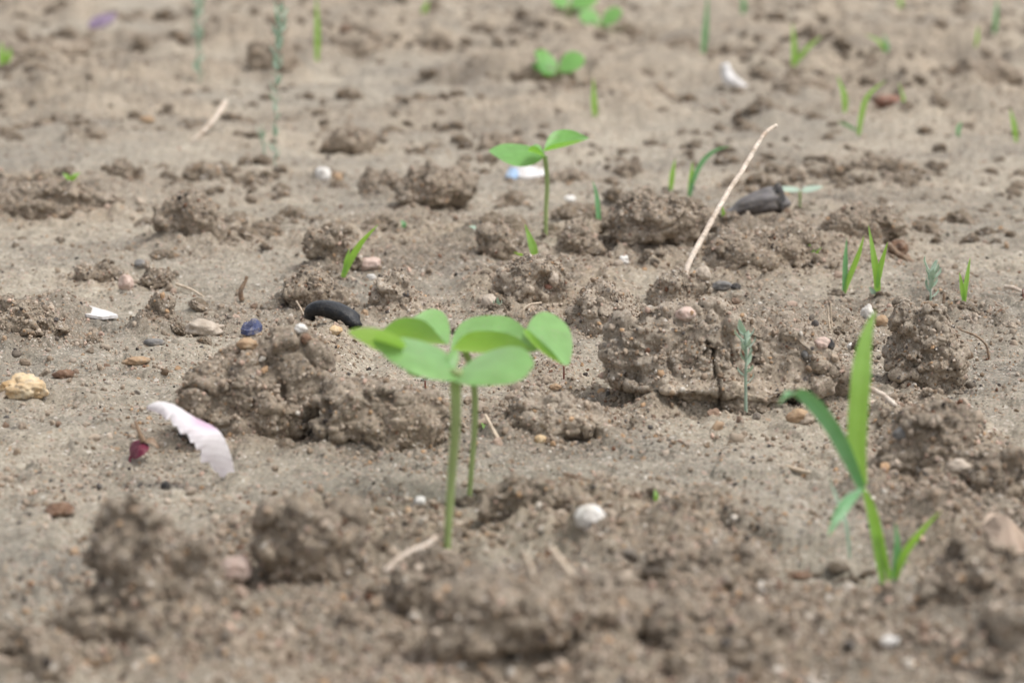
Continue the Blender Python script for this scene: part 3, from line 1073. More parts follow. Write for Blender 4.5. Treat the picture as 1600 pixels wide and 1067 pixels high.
# narrow leaved sprouts
seedling((757, 392), "small sprout with a narrow pale horizontal leaf pair on reddish stem", [(757, 375, 0), (757, 362, 0)], 0.0004, 0.0004, [
    [[(756, 364, -1), (757, 362, 0), (757, 360, 1)], [(746, 360, -2), (746, 357, 0), (746, 354, 3)], [(734, 355, -1), (733, 354, 0), (734, 352, 1)]],
    [[(757, 364, -1), (758, 362, 0), (758, 359, 1)], [(768, 363, -3), (768, 360, 0), (768, 356, 3)], [(776, 362, -1), (777, 361, 0), (776, 358, 1)]],
], 'silver', 'stem', "narrow leaved sprouts")
seedling((1250, 335), "sprout with two flat narrow leaves by the charred bark", [(1250, 320, 0), (1250, 300, 0)], 0.0006, 0.0009, [
    [[(1247, 300, -2), (1250, 298, 0), (1250, 294, 3)], [(1232, 300, -6), (1232, 295, 0), (1232, 291, 6)], [(1213, 296, -2), (1211, 294, 0), (1214, 292, 3)]],
    [[(1252, 301, -2), (1252, 298, 0), (1252, 294, 3)], [(1268, 300, -6), (1268, 295, 0), (1268, 290, 6)], [(1284, 294, -2), (1286, 292, 0), (1284, 290, 3)]],
], 'silver', 'stem', "narrow leaved sprouts")


# ------------------------------------------------------------------ grass sprouts
UP = Vector((0, 0, 1))


def grass(base_px, label, blades, group="grass sprouts", surface=False, sheath=None):
    """blades: list of (points px with depth mm, width px, material)"""
    g = surf(*base_px) if surface or base_px[1] < 300 else hit(*base_px)
    root = thing("grass_sprout", g, label, "grass sprout", group)
    for pts, wpx, mat, *rest in blades:
        path = [on_y(a, b, g.y + c / 1000.0) for a, b, c in pts]
        cm = catmull(path, 22)
        w = wpx * mpp(g.y) * (0.72 if g.y > 1.5 else 0.88)
        prof = rest[0] if rest else 'taper'
        if prof == 'taper':
            fn = lambda t, w=w: w * max(0.03, min(1, 0.55 + 1.6 * t) * min(1, (1 - t) * 2.2) ** 0.8)
        else:
            fn = lambda t, w=w: w * max(0.03, (math.sin(math.pi * min(1, t * .8 + .2)) ** 0.7))
        side = rest[1] if len(rest) > 1 else Vector((1, 0.25, 0))
        VF = strip(cm, fn, side, 0.22, 6)
        child("blade", VF, LF[mat], root, attrs={"across": np.tile(np.linspace(-1, 1, 7), len(cm))})
    if sheath:
        pts, r0, r1 = sheath
        cm = catmull([on_y(a, b, g.y + c / 1000.0) for a, b, c in pts], 14)
        child("sheath", tube(cm, lambda t: r0 + (r1 - r0) * t, 10), LF['stem'], root)
    return root


grass((1386, 925), "broad bright grass blade with a bluish blade arching to the left", [
    ([(1386, 926, 0), (1378, 880, 0), (1362, 800, -2), (1346, 755, -3)], 24, 'blade', 'leafy'),
    ([(1346, 758, -3), (1338, 690, -3), (1343, 600, -2), (1352, 530, 2), (1368, 484, 6)], 38, 'blade'),
    ([(1346, 762, -3), (1325, 715, -6), (1298, 665, -9), (1262, 622, -12), (1236, 612, -14), (1216, 632, -16)], 27, 'blade_cool'),
    ([(1346, 762, -3), (1330, 775, -10), (1308, 808, -18), (1294, 838, -22)], 22, 'blade_cool'),
    ([(1384, 915, 1), (1392, 895, 2), (1408, 880, 3), (1424, 878, 4)], 9, 'blade'),
], "grass sprouts", sheath=([(1387, 932, 1), (1384, 905, 1), (1377, 872, 1), (1368, 832, 0)], 0.0011, 0.0009))
grass((1396, 930), "short two bladed grass sprout to the right of the broad grass", [
    ([(1396, 930, 0), (1400, 880, 0), (1402, 850, 0), (1399, 816, 1)], 16, 'blade_cool'),
    ([(1398, 905, 0), (1412, 865, -2), (1440, 828, -4), (1470, 798, -6)], 17, 'blade'),
])
grass((1325, 870), "faint thin grey green blade behind the broad grass", [
    ([(1328, 872, 0), (1322, 820, 0), (1308, 780, 2), (1294, 742, 4)], 8, 'silver')])
grass((533, 440), "slanting grass sprout behind the black hull", [
    ([(533, 440, 0), (545, 410, 0), (565, 378, -2), (591, 351, -4)], 13, 'blade'),
    ([(538, 428, 0), (541, 408, 1), (546, 388, 2)], 8, 'blade'),
])
grass((836, 402), "short wide grass blade in front of the distant seedling", [
    ([(836, 402, 0), (832, 385, 0), (820, 350, 2)], 15, 'blade'), ([(834, 402, 0), (815, 398, -3), (802, 394, -6)], 6, 'blade')])
grass((934, 370), "tall thin single grass blade right of the distant seedling", [
    ([(934, 372, 0), (935, 340, 0), (932, 305, 2), (926, 282, 4)], 9, 'blade_cool')])
grass((1048, 298), "short blurred blade left of the arching grass sprout", [
    ([(1048, 298, 0), (1050, 275, 0), (1055, 248, 2)], 12, 'blade')])
grass((1076, 318), "grass sprout with a long blade arching right, left of the stick", [
    ([(1076, 318, 0), (1082, 285, 0), (1098, 252, 2), (1120, 234, 4), (1142, 229, 6)], 11, 'blade_cool'),
    ([(1077, 312, 0), (1080, 280, 0), (1082, 252, 1)], 12, 'blade')])
grass((1130, 358), "tiny yellowish blade touching the leaning stick", [
    ([(1130, 358, 0), (1131, 340, -2), (1127, 318, -4)], 8, 'blade')])
grass((1318, 462), "two bladed grass sprout, left one of the sharp pair", [
    ([(1318, 462, 0), (1320, 430, 0), (1321, 400, 0), (1323, 372, 1)], 10, 'blade_cool'),
    ([(1319, 458, 0), (1328, 430, 0), (1342, 395, -2), (1350, 368, -3)], 11, 'blade')])
grass((1370, 482), "taller two bladed grass sprout above the broad blade tip", [
    ([(1370, 484, 0), (1370, 440, 0), (1364, 395, 0), (1357, 352, 2)], 13, 'blade'),
    ([(1370, 450, 0), (1376, 415, -1), (1387, 378, -3)], 11, 'blade'),
    ([(1369, 465, 0), (1364, 456, -1), (1358, 448, -2)], 9, 'silver', 'leafy')])
grass((1504, 492), "single sharp grass sprout at the edge of the right silt", [
    ([(1504, 494, 0), (1507, 460, 0), (1512, 425, 1), (1516, 402, 2)], 9, 'blade'),
    ([(1506, 470, 0), (1503, 450, -1), (1499, 425, -2)], 9, 'blade')])
grass((1272, 408), "tiny pale grass seedling on the broad rough clod", [
    ([(1272, 408, 0), (1270, 392, 0), (1256, 372, 0)], 6, 'blade'), ([(1272, 408, 0), (1276, 395, 0), (1284, 386, 0)], 5, 'blade')], surface=True)
grass((782, 500), "small grass tip peeping over the paired seedlings", [
    ([(782, 500, 0), (780, 485, 0), (778, 466, 1)], 8, 'blade')])
grass((1100, 85), "far slender sprout at the top, left of a bunch of sprouts", [
    ([(1098, 88, 0), (1102, 50, 0), (1106, -10, 5)], 13, 'blade_cool')])
grass((1240, 112), "far bright grass sprout with crossing blades", [
    ([(1240, 112, 0), (1241, 80, 0), (1238, 36, 5)], 14, 'blade'), ([(1242, 100, 0), (1262, 75, 5), (1285, 56, 10)], 10, 'blade')])
grass((1320, 176), "far grass blade left of the rusty red lump", [
    ([(1320, 176, 0), (1319, 150, 0), (1308, 118, 5)], 13, 'blade')])
grass((1342, 212), "far grass sprout in front of the rusty red lump", [
    ([(1342, 212, 0), (1346, 180, 0), (1356, 150, 2), (1385, 125, 8)], 12, 'blade'), ([(1340, 205, 0), (1322, 195, -4), (1308, 190, -8)], 7, 'blade_cool')])
grass((1412, 168), "far yellowish blade beside the rusty red lump", [
    ([(1405, 172, 0), (1412, 158, 0), (1404, 128, 5)], 8, 'blade')])
grass((1588, 222), "far short blade near the right edge", [
    ([(1588, 222, 0), (1584, 195, 0), (1578, 170, 3)], 12, 'blade')])
grass((1498, 214), "tiny far bluish sprout left of the right edge blade", [
    ([(1498, 214, 0), (1497, 202, 0), (1503, 190, 3)], 10, 'blade_cool')])
grass((1555, 52), "far faint blade at the upper right", [
    ([(1553, 56, 0), (1556, 30, 0), (1558, -6, 5)], 11, 'blade_cool')])
grass((1524, 74), "far yellow green blade left of the faint one", [([(1524, 74, 0), (1527, 58, 0), (1528, 40, 4)], 8, 'blade')])
grass((1408, 14), "far small blade at the top right centre", [([(1408, 16, 0), (1407, 6, 0), (1404, -10, 4)], 12, 'blade')])
grass((1385, 82), "far pale sprout among upper right clods", [([(1384, 90, 0), (1386, 72, 0), (1380, 52, 4)], 9, 'blade_cool'), ([(1386, 84, 0), (1374, 66, 0), (1352, 54, 4)], 10, 'blade')])
grass((1160, 22), "far faint tuft right of the far slender sprout", [([(1160, 24, 0), (1162, 8, 0), (1158, -12, 4)], 12, 'blade_cool')])
grass((929, 182), "far single upright blade above the distant seedling", [([(930, 186, 0), (928, 158, 0), (927, 122, 4)], 13, 'blade')])
grass((495, 95), "far upright blade right of the tall grey weed", [([(495, 100, 0), (496, 50, 0), (494, -8, 5)], 12, 'blade')])
grass((5, 110), "green sprout cut by the upper left edge", [([(4, 112, 0), (4, 90, 0), (2, 65, 4)], 16, 'blade'), ([(6, 104, 0), (14, 88, 0), (16, 74, 4)], 12, 'blade')])
grass((110, 282), "tiny light green tuft on the left silt", [([(110, 282, 0), (104, 275, 0), (98, 270, 3)], 9, 'blade'), ([(111, 282, 0), (117, 275, 0), (126, 270, 3)], 9, 'blade')])
grass((1024, 780), "tiny green shoot behind the white pebble", [([(1024, 782, 0), (1025, 774, 0), (1023, 764, 2)], 9, 'blade')])
grass((676, 672), "tiny green leaf between the stems and the straw", [([(760, 678, 0), (758, 668, 0), (752, 660, 2)], 10, 'blade'), ([(760, 678, 0), (764, 668, 0), (766, 660, 2)], 8, 'blade')])
grass((630, 354), "tiny bluish sprout behind the cone shaped clod", [([(630, 356, 0), (631, 350, 0), (626, 344, 2)], 9, 'blade_cool')])
grass((655, 20), "far pale blade at top centre left", [([(660, 26, 0), (664, 14, 0), (670, 0, 4)], 12, 'blade')])


# ------------------------------------------------------------------ hairy grey weeds
def weed(base_px, label, top, r, leaf_px, n, spread=1.0, start=0.3, surface=False):
    g = surf(*base_px) if surface or base_px[1] < 300 else hit(*base_px)
    root = thing("grey_weed", g, label, "weed", "hairy grey weeds")
    path = [Vector((g.x, g.y, g.z - 0.004))] + [on_y(a, b, g.y + c / 1000.0) for a, b, c in top]
    cm = catmull(path, 24)
    child("stem", tube(cm, lambda t: r * (1 - 0.4 * t), 8), LF['silver'], root)
    rr = random.Random(int(base_px[0]))
    L = leaf_px * mpp(g.y)
    V, F = strip([Vector((0, 0, 0)), Vector((L * .3, 0, L * .35)), Vector((L * .6, 0, L * .8)), Vector((L * .7, 0, L * 1.2))],
                 lambda t: L * 0.55 * max(.05, math.sin(math.pi * (0.15 + .83 * t))), Vector((0, 1, 0)), 0.4)
    first = None
    for k in range(n):
        t = start + (1 - start) * (k / (n - 1)) ** 0.75
        p = cm[min(len(cm) - 1, int(t * (len(cm) - 1)))]
        if first is None:
            o = first = link("leaf", V, F, LF['silver'], parent=root)
        else:
            o = first.copy()
            COL.objects.link(o)
            o.parent = root
        o.location = p - g
        s = rr.uniform(.75, 1.2) * (1.0 if k > n * .4 else 0.85)
        o.scale = (s * spread, s, s)
        o.rotation_euler = (rr.uniform(-.2, .2), rr.uniform(-.2, .25), k * 2.4 + rr.uniform(-.4, .4))
    return root


weed((1166, 645), "short grey hairy weed in front of the cracked clod", [(1165, 600, 0), (1166, 555, 0), (1164, 520, 0)], 0.0006, 19, 16, 1.1, .35, True)
weed((1455, 492), "short grey hairy weed behind the tall rounded clod", [(1454, 460, 0), (1455, 440, 0), (1454, 422, 0)], 0.0005, 17, 14, 1.1)
weed((429, 262), "tall grey weed standing on the left silt", [(430, 200, 0), (432, 120, 0), (437, 60, 0), (438, 14, 0)], 0.0005, 15, 34, 0.9, .1)
weed((312, 130), "blurred far grey weed at upper left", [(311, 90, 0), (309, 40, 0), (308, -14, 0)], 0.0006, 15, 24, 0.9, .1)
weed((779, 510), "woolly grey tip peeping over the paired seedlings", [(779, 495, 0), (779, 476, 0)], 0.0006, 12, 8, 0.7, .4)
weed((415, 240), "small side sprout left of the tall grey weed", [(410, 222, 0), (404, 206, 0)], 0.0009, 14, 6, 0.6, .3)


def red_sprout(base, top, label):
    g = hit(*base)
    root = thing("red_sprout", g, label, "sprout", "tiny red sprouts")
    t = on_y(*top, g.y)
    child("stem", tube(catmull([Vector((g.x, g.y, g.z - .003)), (g + t) / 2, t], 8), lambda q: 0.00035, 6), ST['redstem'], root)
    for s in (-1, 1):
        e = t + Vector((s * 0.0045, -0.001, 0.0009))
        child("leaf", strip([t, (t + e) / 2 + UP * 0.0003, e], lambda q: 0.0012 * max(.1, math.sin(math.pi * (.1 + .85 * q))), Vector((0, 1, 0)), .2), ST['redstem'] if base[0] > 800 else LF['silver'], root)


red_sprout((665, 616), (664, 594), "tiny red stemmed sprout left of the thick seedling stem")
red_sprout((881, 600), (881, 572), "tiny red sprout left of the biggest clod")
red_sprout((1600, 475), (1598, 452), "tiny red sprout at the right edge")


# ------------------------------------------------------------------ stones and litter
def pebble(px, py, w, h, mat, label, name="pebble", lvl=4, seed=0, zoff=0.0, yoff=0.0, cat="pebble", jag=0.28, group="pebbles", rz=0):
    """w,h in photo pixels; (px, py) is the lowest middle point"""
    g = surf(px, py)
    s = mpp(g.y) * 0.93
    v, f = ico(lvl)
    rs = np.random.default_rng(seed + int(px * 7 + py))
    off = rs.uniform(-9, 9, 3)
    cv, ed = facets3(v * 1.1 + off, 7)
    n = 1 + jag * fbm3(v * 1.0 + off, 3, 3) + jag * 0.5 * (cv - .5) + jag * 0.22 * fbm3(v * 4 + off, 5, 3)
    p = v * n[:, None]
    p = p * np.array([w * s, (w * .5 + h * .5) * s, h * s]) * 0.5
    c, sn = math.cos(rz), math.sin(rz)
    p = np.stack([p[:, 0] * c - p[:, 2] * sn, p[:, 1], p[:, 0] * sn + p[:, 2] * c], 1)
    p[:, 2] += h * s * 0.30
    p[:, 1] += (w + h) * 0.14 * s
    o = link(name, p, f, ST[mat], g)
    return tag(o, label, cat, group)


pebble(922, 824, 56, 46, 'white', "round white pebble in the blurred foreground", lvl=5, jag=.15)
pebble(366, 906, 58, 48, 'pink', "pinkish pebble beside the blurred foreground clod", lvl=5, jag=.2)
pebble(35, 622, 74, 46, 'yellow', "jagged yellow and cream stone at the left edge", lvl=5, jag=.4)
pebble(1098, 438, 30, 28, 'pale', "smooth beige pebble at the foot of the stick", yoff=-.01)
pebble(1130, 453, 40, 18, 'grey', "flat grey pebble right of the beige pebble", yoff=-.01)
pebble(1150, 452, 18, 12, 'dark', "little black pebble touching the flat grey pebble", yoff=-.012)
pebble(505, 282, 26, 28, 'white', "blurred white pebble on silt left of the dark upright clod", rz=.6)
pebble(526, 284, 20, 18, 'orange', "orange pebble beside the blurred white pebble")
pebble(240, 540, 36, 14, 'grey', "flat dark grey pebble below the small pointed clod", jag=.15)
pebble(213, 570, 44, 16, 'orange', "flat tan pebble half sunk in cracked silt")
pebble(98, 592, 36, 18, 'brown', "reddish brown crumb right of the yellow stone")
pebble(320, 525, 70, 30, 'pale', "pale lump of stone behind the large peaked clod", jag=.35)
pebble(385, 545, 36, 22, 'orange', "yellowish pebble under the blue scrap")
pebble(470, 520, 22, 18, 'white', "white pebble in front of the black hull")
pebble(490, 492, 26, 22, 'pale', "cream pebble at the black hull's left end", yoff=-.005)
pebble(522, 522, 26, 18, 'yellow', "yellow pebble right of the white pebble by the hull")
pebble(578, 420, 36, 24, 'pink', "pink stone right of the slanting grass sprout", yoff=-.01)
pebble(580, 437, 16, 12, 'white', "white chip just below the pink stone")
pebble(196, 452, 24, 30, 'pink', "upright pinkish stone left of the little rounded clod")
pebble(219, 418, 22, 16, 'grey', "bluish dark pebble behind the little rounded clod")
pebble(864, 444, 20, 24, 'pale', "pale upright stone on the right of the crusty clod", yoff=.0)
pebble(856, 452, 16, 12, 'red', "brick red crumb on the side of the crusty clod", yoff=-.008, zoff=.004)
pebble(764, 480, 26, 26, 'pale', "round tan pebble behind the small grass tip", yoff=-.01)
pebble(1072, 500, 34, 26, 'pink', "pink stone lodged on top of the biggest clod", yoff=.03, zoff=.033)
pebble(1285, 545, 26, 24, 'pink', "pink stone on the right shoulder of the biggest clod", yoff=.01, zoff=.018)
pebble(1298, 545, 15, 20, 'dark', "small black stone beside the pink shoulder stone", yoff=.005, zoff=.020)
pebble(1330, 545, 12, 12, 'white', "bluish white grain left of the broad grass blade", yoff=.01, zoff=.012)
pebble(1356, 500, 20, 30, 'white', "white flake standing behind the broad blade tip", jag=.35)
pebble(1378, 508, 22, 20, 'orange', "orange crumb beside the white flake")
pebble(1248, 660, 40, 26, 'orange', "orange stone under the right end of the biggest clod", yoff=-.004)
pebble(1412, 690, 34, 30, 'grey', "dark grey pebble on the soft brown clod", yoff=-.004, zoff=.010)
pebble(1500, 738, 40, 26, 'pale', "mauve grey stone right of the soft brown clod")
pebble(258, 764, 16, 16, 'dark', "black pebble on the silt below the petal")
pebble(92, 806, 54, 26, 'brown', "brown crumb on the blurred left silt", jag=.4)
pebble(540, 50, 22, 14, 'brown', "far small brown lump at the upper left centre")
pebble(230, 192, 26, 14, 'orange', "orange brown pebble on the far left silt")
pebble(1390, 166, 50, 22, 'red', "rusty red lump among far grass sprouts", jag=.35)
pebble(890, 316, 20, 14, 'white', "white pebble to the right of the distant seedling stem")
pebble(845, 692, 22, 16, 'yellow', "yellow pebble near the low scattered clod")
pebble(868, 610, 20, 14, 'orange', "orange brown pebble below the tiny red sprout")
pebble(975, 412, 18, 16, 'white', "pale chip on the crest behind the crusty clods", yoff=-.02, zoff=.006)
pebble(656, 790, 22, 20, 'white', "small white stone left of the seedling stems")
pebble(1258, 560, 18, 22, 'grey', "brownish oval stone set in the biggest clod", yoff=-.012, zoff=.012)
pebble(1405, 400, 32, 34, 'brown', "reddish brown lump at the end of the broken clod")
pebble(478, 535, 20, 18, 'brown', "round brown pebble on the peak of the large clod", yoff=-.04, zoff=.026)
pebble(1395, 1010, 40, 20, 'white', "pale blurred chip in the right foreground")
pebble(1250, 905, 0.1 + 40, 16, 'brown', "flat brown flake at the blurred crust lip", name="pebble")

# white shell-like flake far off
g = hit(1152, 145)
rt = thing("shell_flake", g, "bent white shell flake among far clods", "shell")
child("flake_body", tube(catmull([on_y(1133, 100, g.y), on_y(1136, 118, g.y), on_y(1148, 130, g.y - .01), on_y(1168, 138, g.y - .01)], 14),
                         lambda t: mpp(g.y) * (4.5 + 6 * math.sin(math.pi * min(1, t * .9 + .1))), 12, .12), ST['paper'], rt)
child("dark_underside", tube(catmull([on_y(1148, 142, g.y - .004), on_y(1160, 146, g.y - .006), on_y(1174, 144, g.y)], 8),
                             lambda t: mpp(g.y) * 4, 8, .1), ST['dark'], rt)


def rod(name, pts, r0, r1, mat, label, cat, base, lump=.12, group=None, seg=9, n=26):
    g = surf(*base)
    path = [on_y(a, b, g.y + c / 1000.0) for a, b, c in pts]
    cm = catmull(path, n)
    s = mpp(g.y)
    s *= 0.85
    V, F = tube(cm, lambda t: s * (r0 + (r1 - r0) * t), seg, lump, int(base[0]))
    o = link(name, [p - g for p in V], F, ST[mat], g)
    return tag(o, label, cat, group)


rod("dry_stick", [(1070, 432, 0), (1078, 408, 5), (1105, 358, 20), (1135, 305, 35), (1163, 262, 50), (1180, 232, 60), (1196, 208, 68), (1213, 196, 74)], 5.6, 4.0, 'stick',
    "long pale dry stick leaning up out of the soil", "stick", (1073, 428), .16, n=40)
rod("dry_straw", [(758, 648, 6), (775, 680, 0), (795, 712, -6)], 3.4, 4.2, 'straw', "straight pale straw lying right of the seedling stems", "straw", (776, 690), .1, "bits of dry straw")
rod("dry_straw", [(541, 612, 3), (545, 628, 0), (541, 648, -3)], 5, 3, 'straw', "broad straw flake on the low clod beside the large one", "straw", (542, 690), .1, "bits of dry straw")
rod("dry_straw", [(600, 893, -4), (632, 866, 0), (668, 850, 5), (682, 838, 8)], 5.5, 5, 'stick', "blurred pinkish twig left of the nearest stem base", "twig", (640, 880), .15, "bits of dry straw")
rod("dry_straw", [(862, 856, 6), (878, 878, 0), (896, 902, -6)], 6, 5, 'straw', "blurred straw just below the white pebble", "straw", (878, 892), .1, "bits of dry straw")
rod("dry_straw", [(820, 862, 5), (828, 880, 0), (834, 900, -6)], 4, 3, 'straw', "thin blurred straw left of the straw below the pebble", "straw", (828, 892), .1, "bits of dry straw")
rod("dry_straw", [(1293, 478, 0), (1294, 495, 0), (1297, 515, -2)], 1.6, 2, 'straw', "thin upright straw behind the biggest clod, left of a pair", "straw", (1295, 522), .1, "bits of dry straw")
rod("dry_straw", [(1298, 474, 1), (1299, 495, 1), (1300, 512, 0)], 1.4, 1.6, 'straw', "thin upright straw behind the biggest clod, right of a pair", "straw", (1298, 522), .1, "bits of dry straw")
rod("dry_straw", [(815, 496, 0), (818, 484, 0), (828, 476, 2), (846, 473, 4)], 2.6, 2, 'straw', "bent pale straw peeping over the seedling leaves", "straw", (815, 500), .1, "bits of dry straw")
rod("dry_straw", [(1356, 606, 4), (1378, 616, 0), (1400, 634, -6)], 5.5, 4.5, 'stick', "pale bent root piece behind the broad grass blade", "root", (1380, 632), .15, "bits of dry straw")
rod("dry_straw", [(1228, 728, 2), (1248, 734, 0), (1266, 738, -2)], 4.5, 4, 'straw', "short pale wood chip on the silt left of the grass", "straw", (1248, 742), .15, "bits of dry straw")
rod("dry_straw", [(352, 160, 60), (338, 182, 30), (318, 205, 10), (298, 222, 0)], 5, 3, 'stick', "blurred whitish straw leaning on the far left silt", "straw", (300, 222), .1, "bits of dry straw")
rod("dry_straw", [(275, 444, 6), (298, 452, 0), (318, 464, -8)], 3, 2, 'straw', "straw lying right of the little rounded clod", "straw", (298, 460), .1, "bits of dry straw")
rod("dry_straw", [(463, 470, 4), (470, 482, 0), (476, 494, -3)], 1.4, 1.4, 'straw', "hair thin straw at the black hull", "straw", (472, 494), .05, "bits of dry straw")
rod("dry_straw", [(1570, 448, 6), (1585, 450, 2), (1602, 458, -4)], 4, 3, 'stick', "pale twig end at the right edge", "twig", (1590, 460), .15, "bits of dry straw")
rod("brown_twig", [(1500, 515, -6), (1525, 525, -3), (1540, 538, 0), (1544, 552, 0), (1546, 562, 0)], 1.8, 2.4, 'twig', "thin hooked brown twig right of the tall rounded clod", "twig", (1546, 562), .1)
rod("brown_twig", [(378, 470, 0), (376, 455, 0), (382, 442, 1), (386, 432, 2)], 5, 3, 'twig', "stubby brown twig standing left of the hull clod", "twig", (378, 472), .2)
rod("brown_twig", [(1474, 474, 0), (1475, 466, 0), (1475, 458, 0)], 3, 2.6, 'twig', "tiny dark stub behind the tall rounded clod", "twig", (1474, 495), .1)
rod("brown_twig", [(1388, 382, 5), (1405, 398, 0), (1430, 412, -6), (1436, 416, -8)], 6, 4, 'twig', "curved brown root running from the broken clod", "root", (1410, 408), .2)
rod("brown_twig", [(880, 740, 2), (905, 746, 0), (925, 750, -2)], 4, 2, 'twig', "dark twig fragment behind the white pebble", "twig", (905, 752), .2)

# shiny black hull: a bent, hollow strip
g = hit(520, 508)
rt = thing("black_hull", g, "shiny black curved seed hull lying among gritty clods", "seed hull")
prof = catmull([on_y(481, 497, g.y + .003), on_y(486, 485, g.y + .003), on_y(500, 479, g.y + .002), on_y(520, 481, g.y), on_y(540, 489, g.y - .003), on_y(553, 499, g.y - .005), on_y(557, 511, g.y - .005)], 30)
V, F = [], []
n = len(prof)
w = 0.0058
SEC = ((-1, -.55), (-1, .1), (-.86, .34), (-.2, .46), (.3, .42), (.86, .2), (1, 0), (1, -.5), (.6, -.5), (.4, -.1), (-.5, -.1), (-.7, -.55))
ns = len(SEC)
for k, p in enumerate(prof):
    t = (prof[min(k + 1, n - 1)] - prof[max(k - 1, 0)]).normalized()
    up = (UP - t * UP.dot(t)).normalized()
    sd = up.cross(t)
    e = 0.55 + 0.45 * math.sin(math.pi * min(1, (k + 1.5) / (n + 2))) ** .5
    wob = 1 + 0.03 * math.sin(k * 0.5)
    for a, b in SEC:
        V.append(p + sd * (a * w * e * wob) + up * (b * 0.0060 * e))
for k in range(n - 1):
    for s in range(ns):
        F.append((k * ns + s, k * ns + (s + 1) % ns, (k + 1) * ns + (s + 1) % ns, (k + 1) * ns + s))
F.append(tuple(range(ns))[::-1])
F.append(tuple((n - 1) * ns + s for s in range(ns)))
child("shell", (V, F), ST['black'], rt)

# blue scrap, white scrap, blue-white scrap, purple petal
def scrap(px, py, pts, mat, label, name, cat, thick=0.0008):
    g = hit(px, py)
    V, F = [], []
    P = [on_y(a, b, g.y + c / 1000) for a, b, c in pts]
    cen = sum(P, Vector()) / len(P)
    m = len(P)
    rr = random.Random(px)
    for dz in (0, -thick):
        V.append(cen + Vector((0, 0, dz + thick * 1.5)))
        for p in P:
            V.append(p + Vector((0, 0, dz)))
        for p in P:
            V.append((p + cen) / 2 + Vector((0, 0, dz + rr.uniform(-.3, 1.2) * thick)))
    o = 2 * m + 1
    for k in range(m):
        j = (k + 1) % m
        F += [(0, 1 + m + k, 1 + m + j), (1 + m + k, 1 + k, 1 + j, 1 + m + j), (o, o + 1 + m + j, o + 1 + m + k), (o + 1 + m + j, o + 1 + j, o + 1 + k, o + 1 + m + k), (1 + k, o + 1 + k, o + 1 + j, 1 + j)]
    ob = link(name, [p - g for p in V], F, ST[mat], g, smooth=False)
    return tag(ob, label, cat)


scrap(390, 522, [(376, 514, -3), (381, 504, 1), (394, 500, 4), (407, 503, 4), (410, 509, 0), (399, 515, -3), (386, 517, -4)], 'blue', "crumpled dark blue scrap behind the large peaked clod", "blue_scrap", "scrap", .002)
scrap(150, 495, [(124, 487, 0), (130, 477, 6), (150, 481, 5), (170, 486, 3), (184, 492, -2), (160, 495, -6), (135, 491, -6)], 'paper', "white paper scrap lying on the left silt", "paper_scrap", "paper scrap", .0012)
scrap(825, 278, [(792, 272, -4), (797, 263, 8), (830, 260, 10), (852, 264, 8), (850, 274, -4), (820, 277, -8)], 'paper', "torn white wrapper scrap under the distant seedling leaf", "wrapper_scrap", "scrap", .002)
scrap(800, 279, [(790, 274, -10), (796, 262, 0), (808, 263, 0), (812, 272, -8), (802, 278, -14)], 'skyblue', "light blue corner piece beside the torn white wrapper", "blue_scrap", "scrap", .002)
scrap(160, 48, [(138, 38, -10), (148, 26, 10), (165, 22, 20), (182, 20, 20), (176, 32, 0), (158, 40, -15), (142, 44, -15)], 'purple', "purplish petal on the far left soil", "purple_petal", "petal", .004)

scrap(1575, 872, [(1532, 822, 10), (1545, 800, 16), (1575, 806, 16), (1604, 838, 6), (1612, 884, -4), (1590, 884, -8), (1556, 848, 0)], 'flake', "dull tan bark flake lying aslant at the right edge", "bark_flake", "bark flake", .004)
# charred bark piece
g = hit(1185, 338)
rt = thing("bark_piece", g, "charred dark grey bark flake behind the leaning stick", "bark flake")
s = mpp(g.y)
v, f = ico(5)
def bark(cx, cz, rx, rz, ry, rot, seed, name, mat):
    p = v.copy()
    p = np.sign(p) * np.abs(p) ** 0.85
    p = p * (1 + 0.20 * (facets3(v * 1.0 + seed * 2.7, seed)[0] - 0.5))[:, None]
    p[:, 2] *= 0.78 + 0.38 * p[:, 0]
    p = p * (1 + .22 * fbm3(v * 0.9 + seed, seed, 2))[:, None] * np.array([rx, ry, rz]) * s
    c, sn = math.cos(rot), math.sin(rot)
    p = np.stack([p[:, 0] * c - p[:, 2] * sn, p[:, 1], p[:, 0] * sn + p[:, 2] * c], 1)
    q = on_y(cx, cz, g.y + .008) - g
    p = p + np.array(q)
    return link(name, p, f, ST[mat], parent=rt)
bark(1182, 319, 48, 23, 28, .30, 3, "bark_slab", 'charcoal')
bark(1212, 312, 16, 26, 18, .25, 5, "bark_knob", 'dark')
bark(1228, 330, 18, 7, 14, -.8, 8, "bark_tail", 'twig')

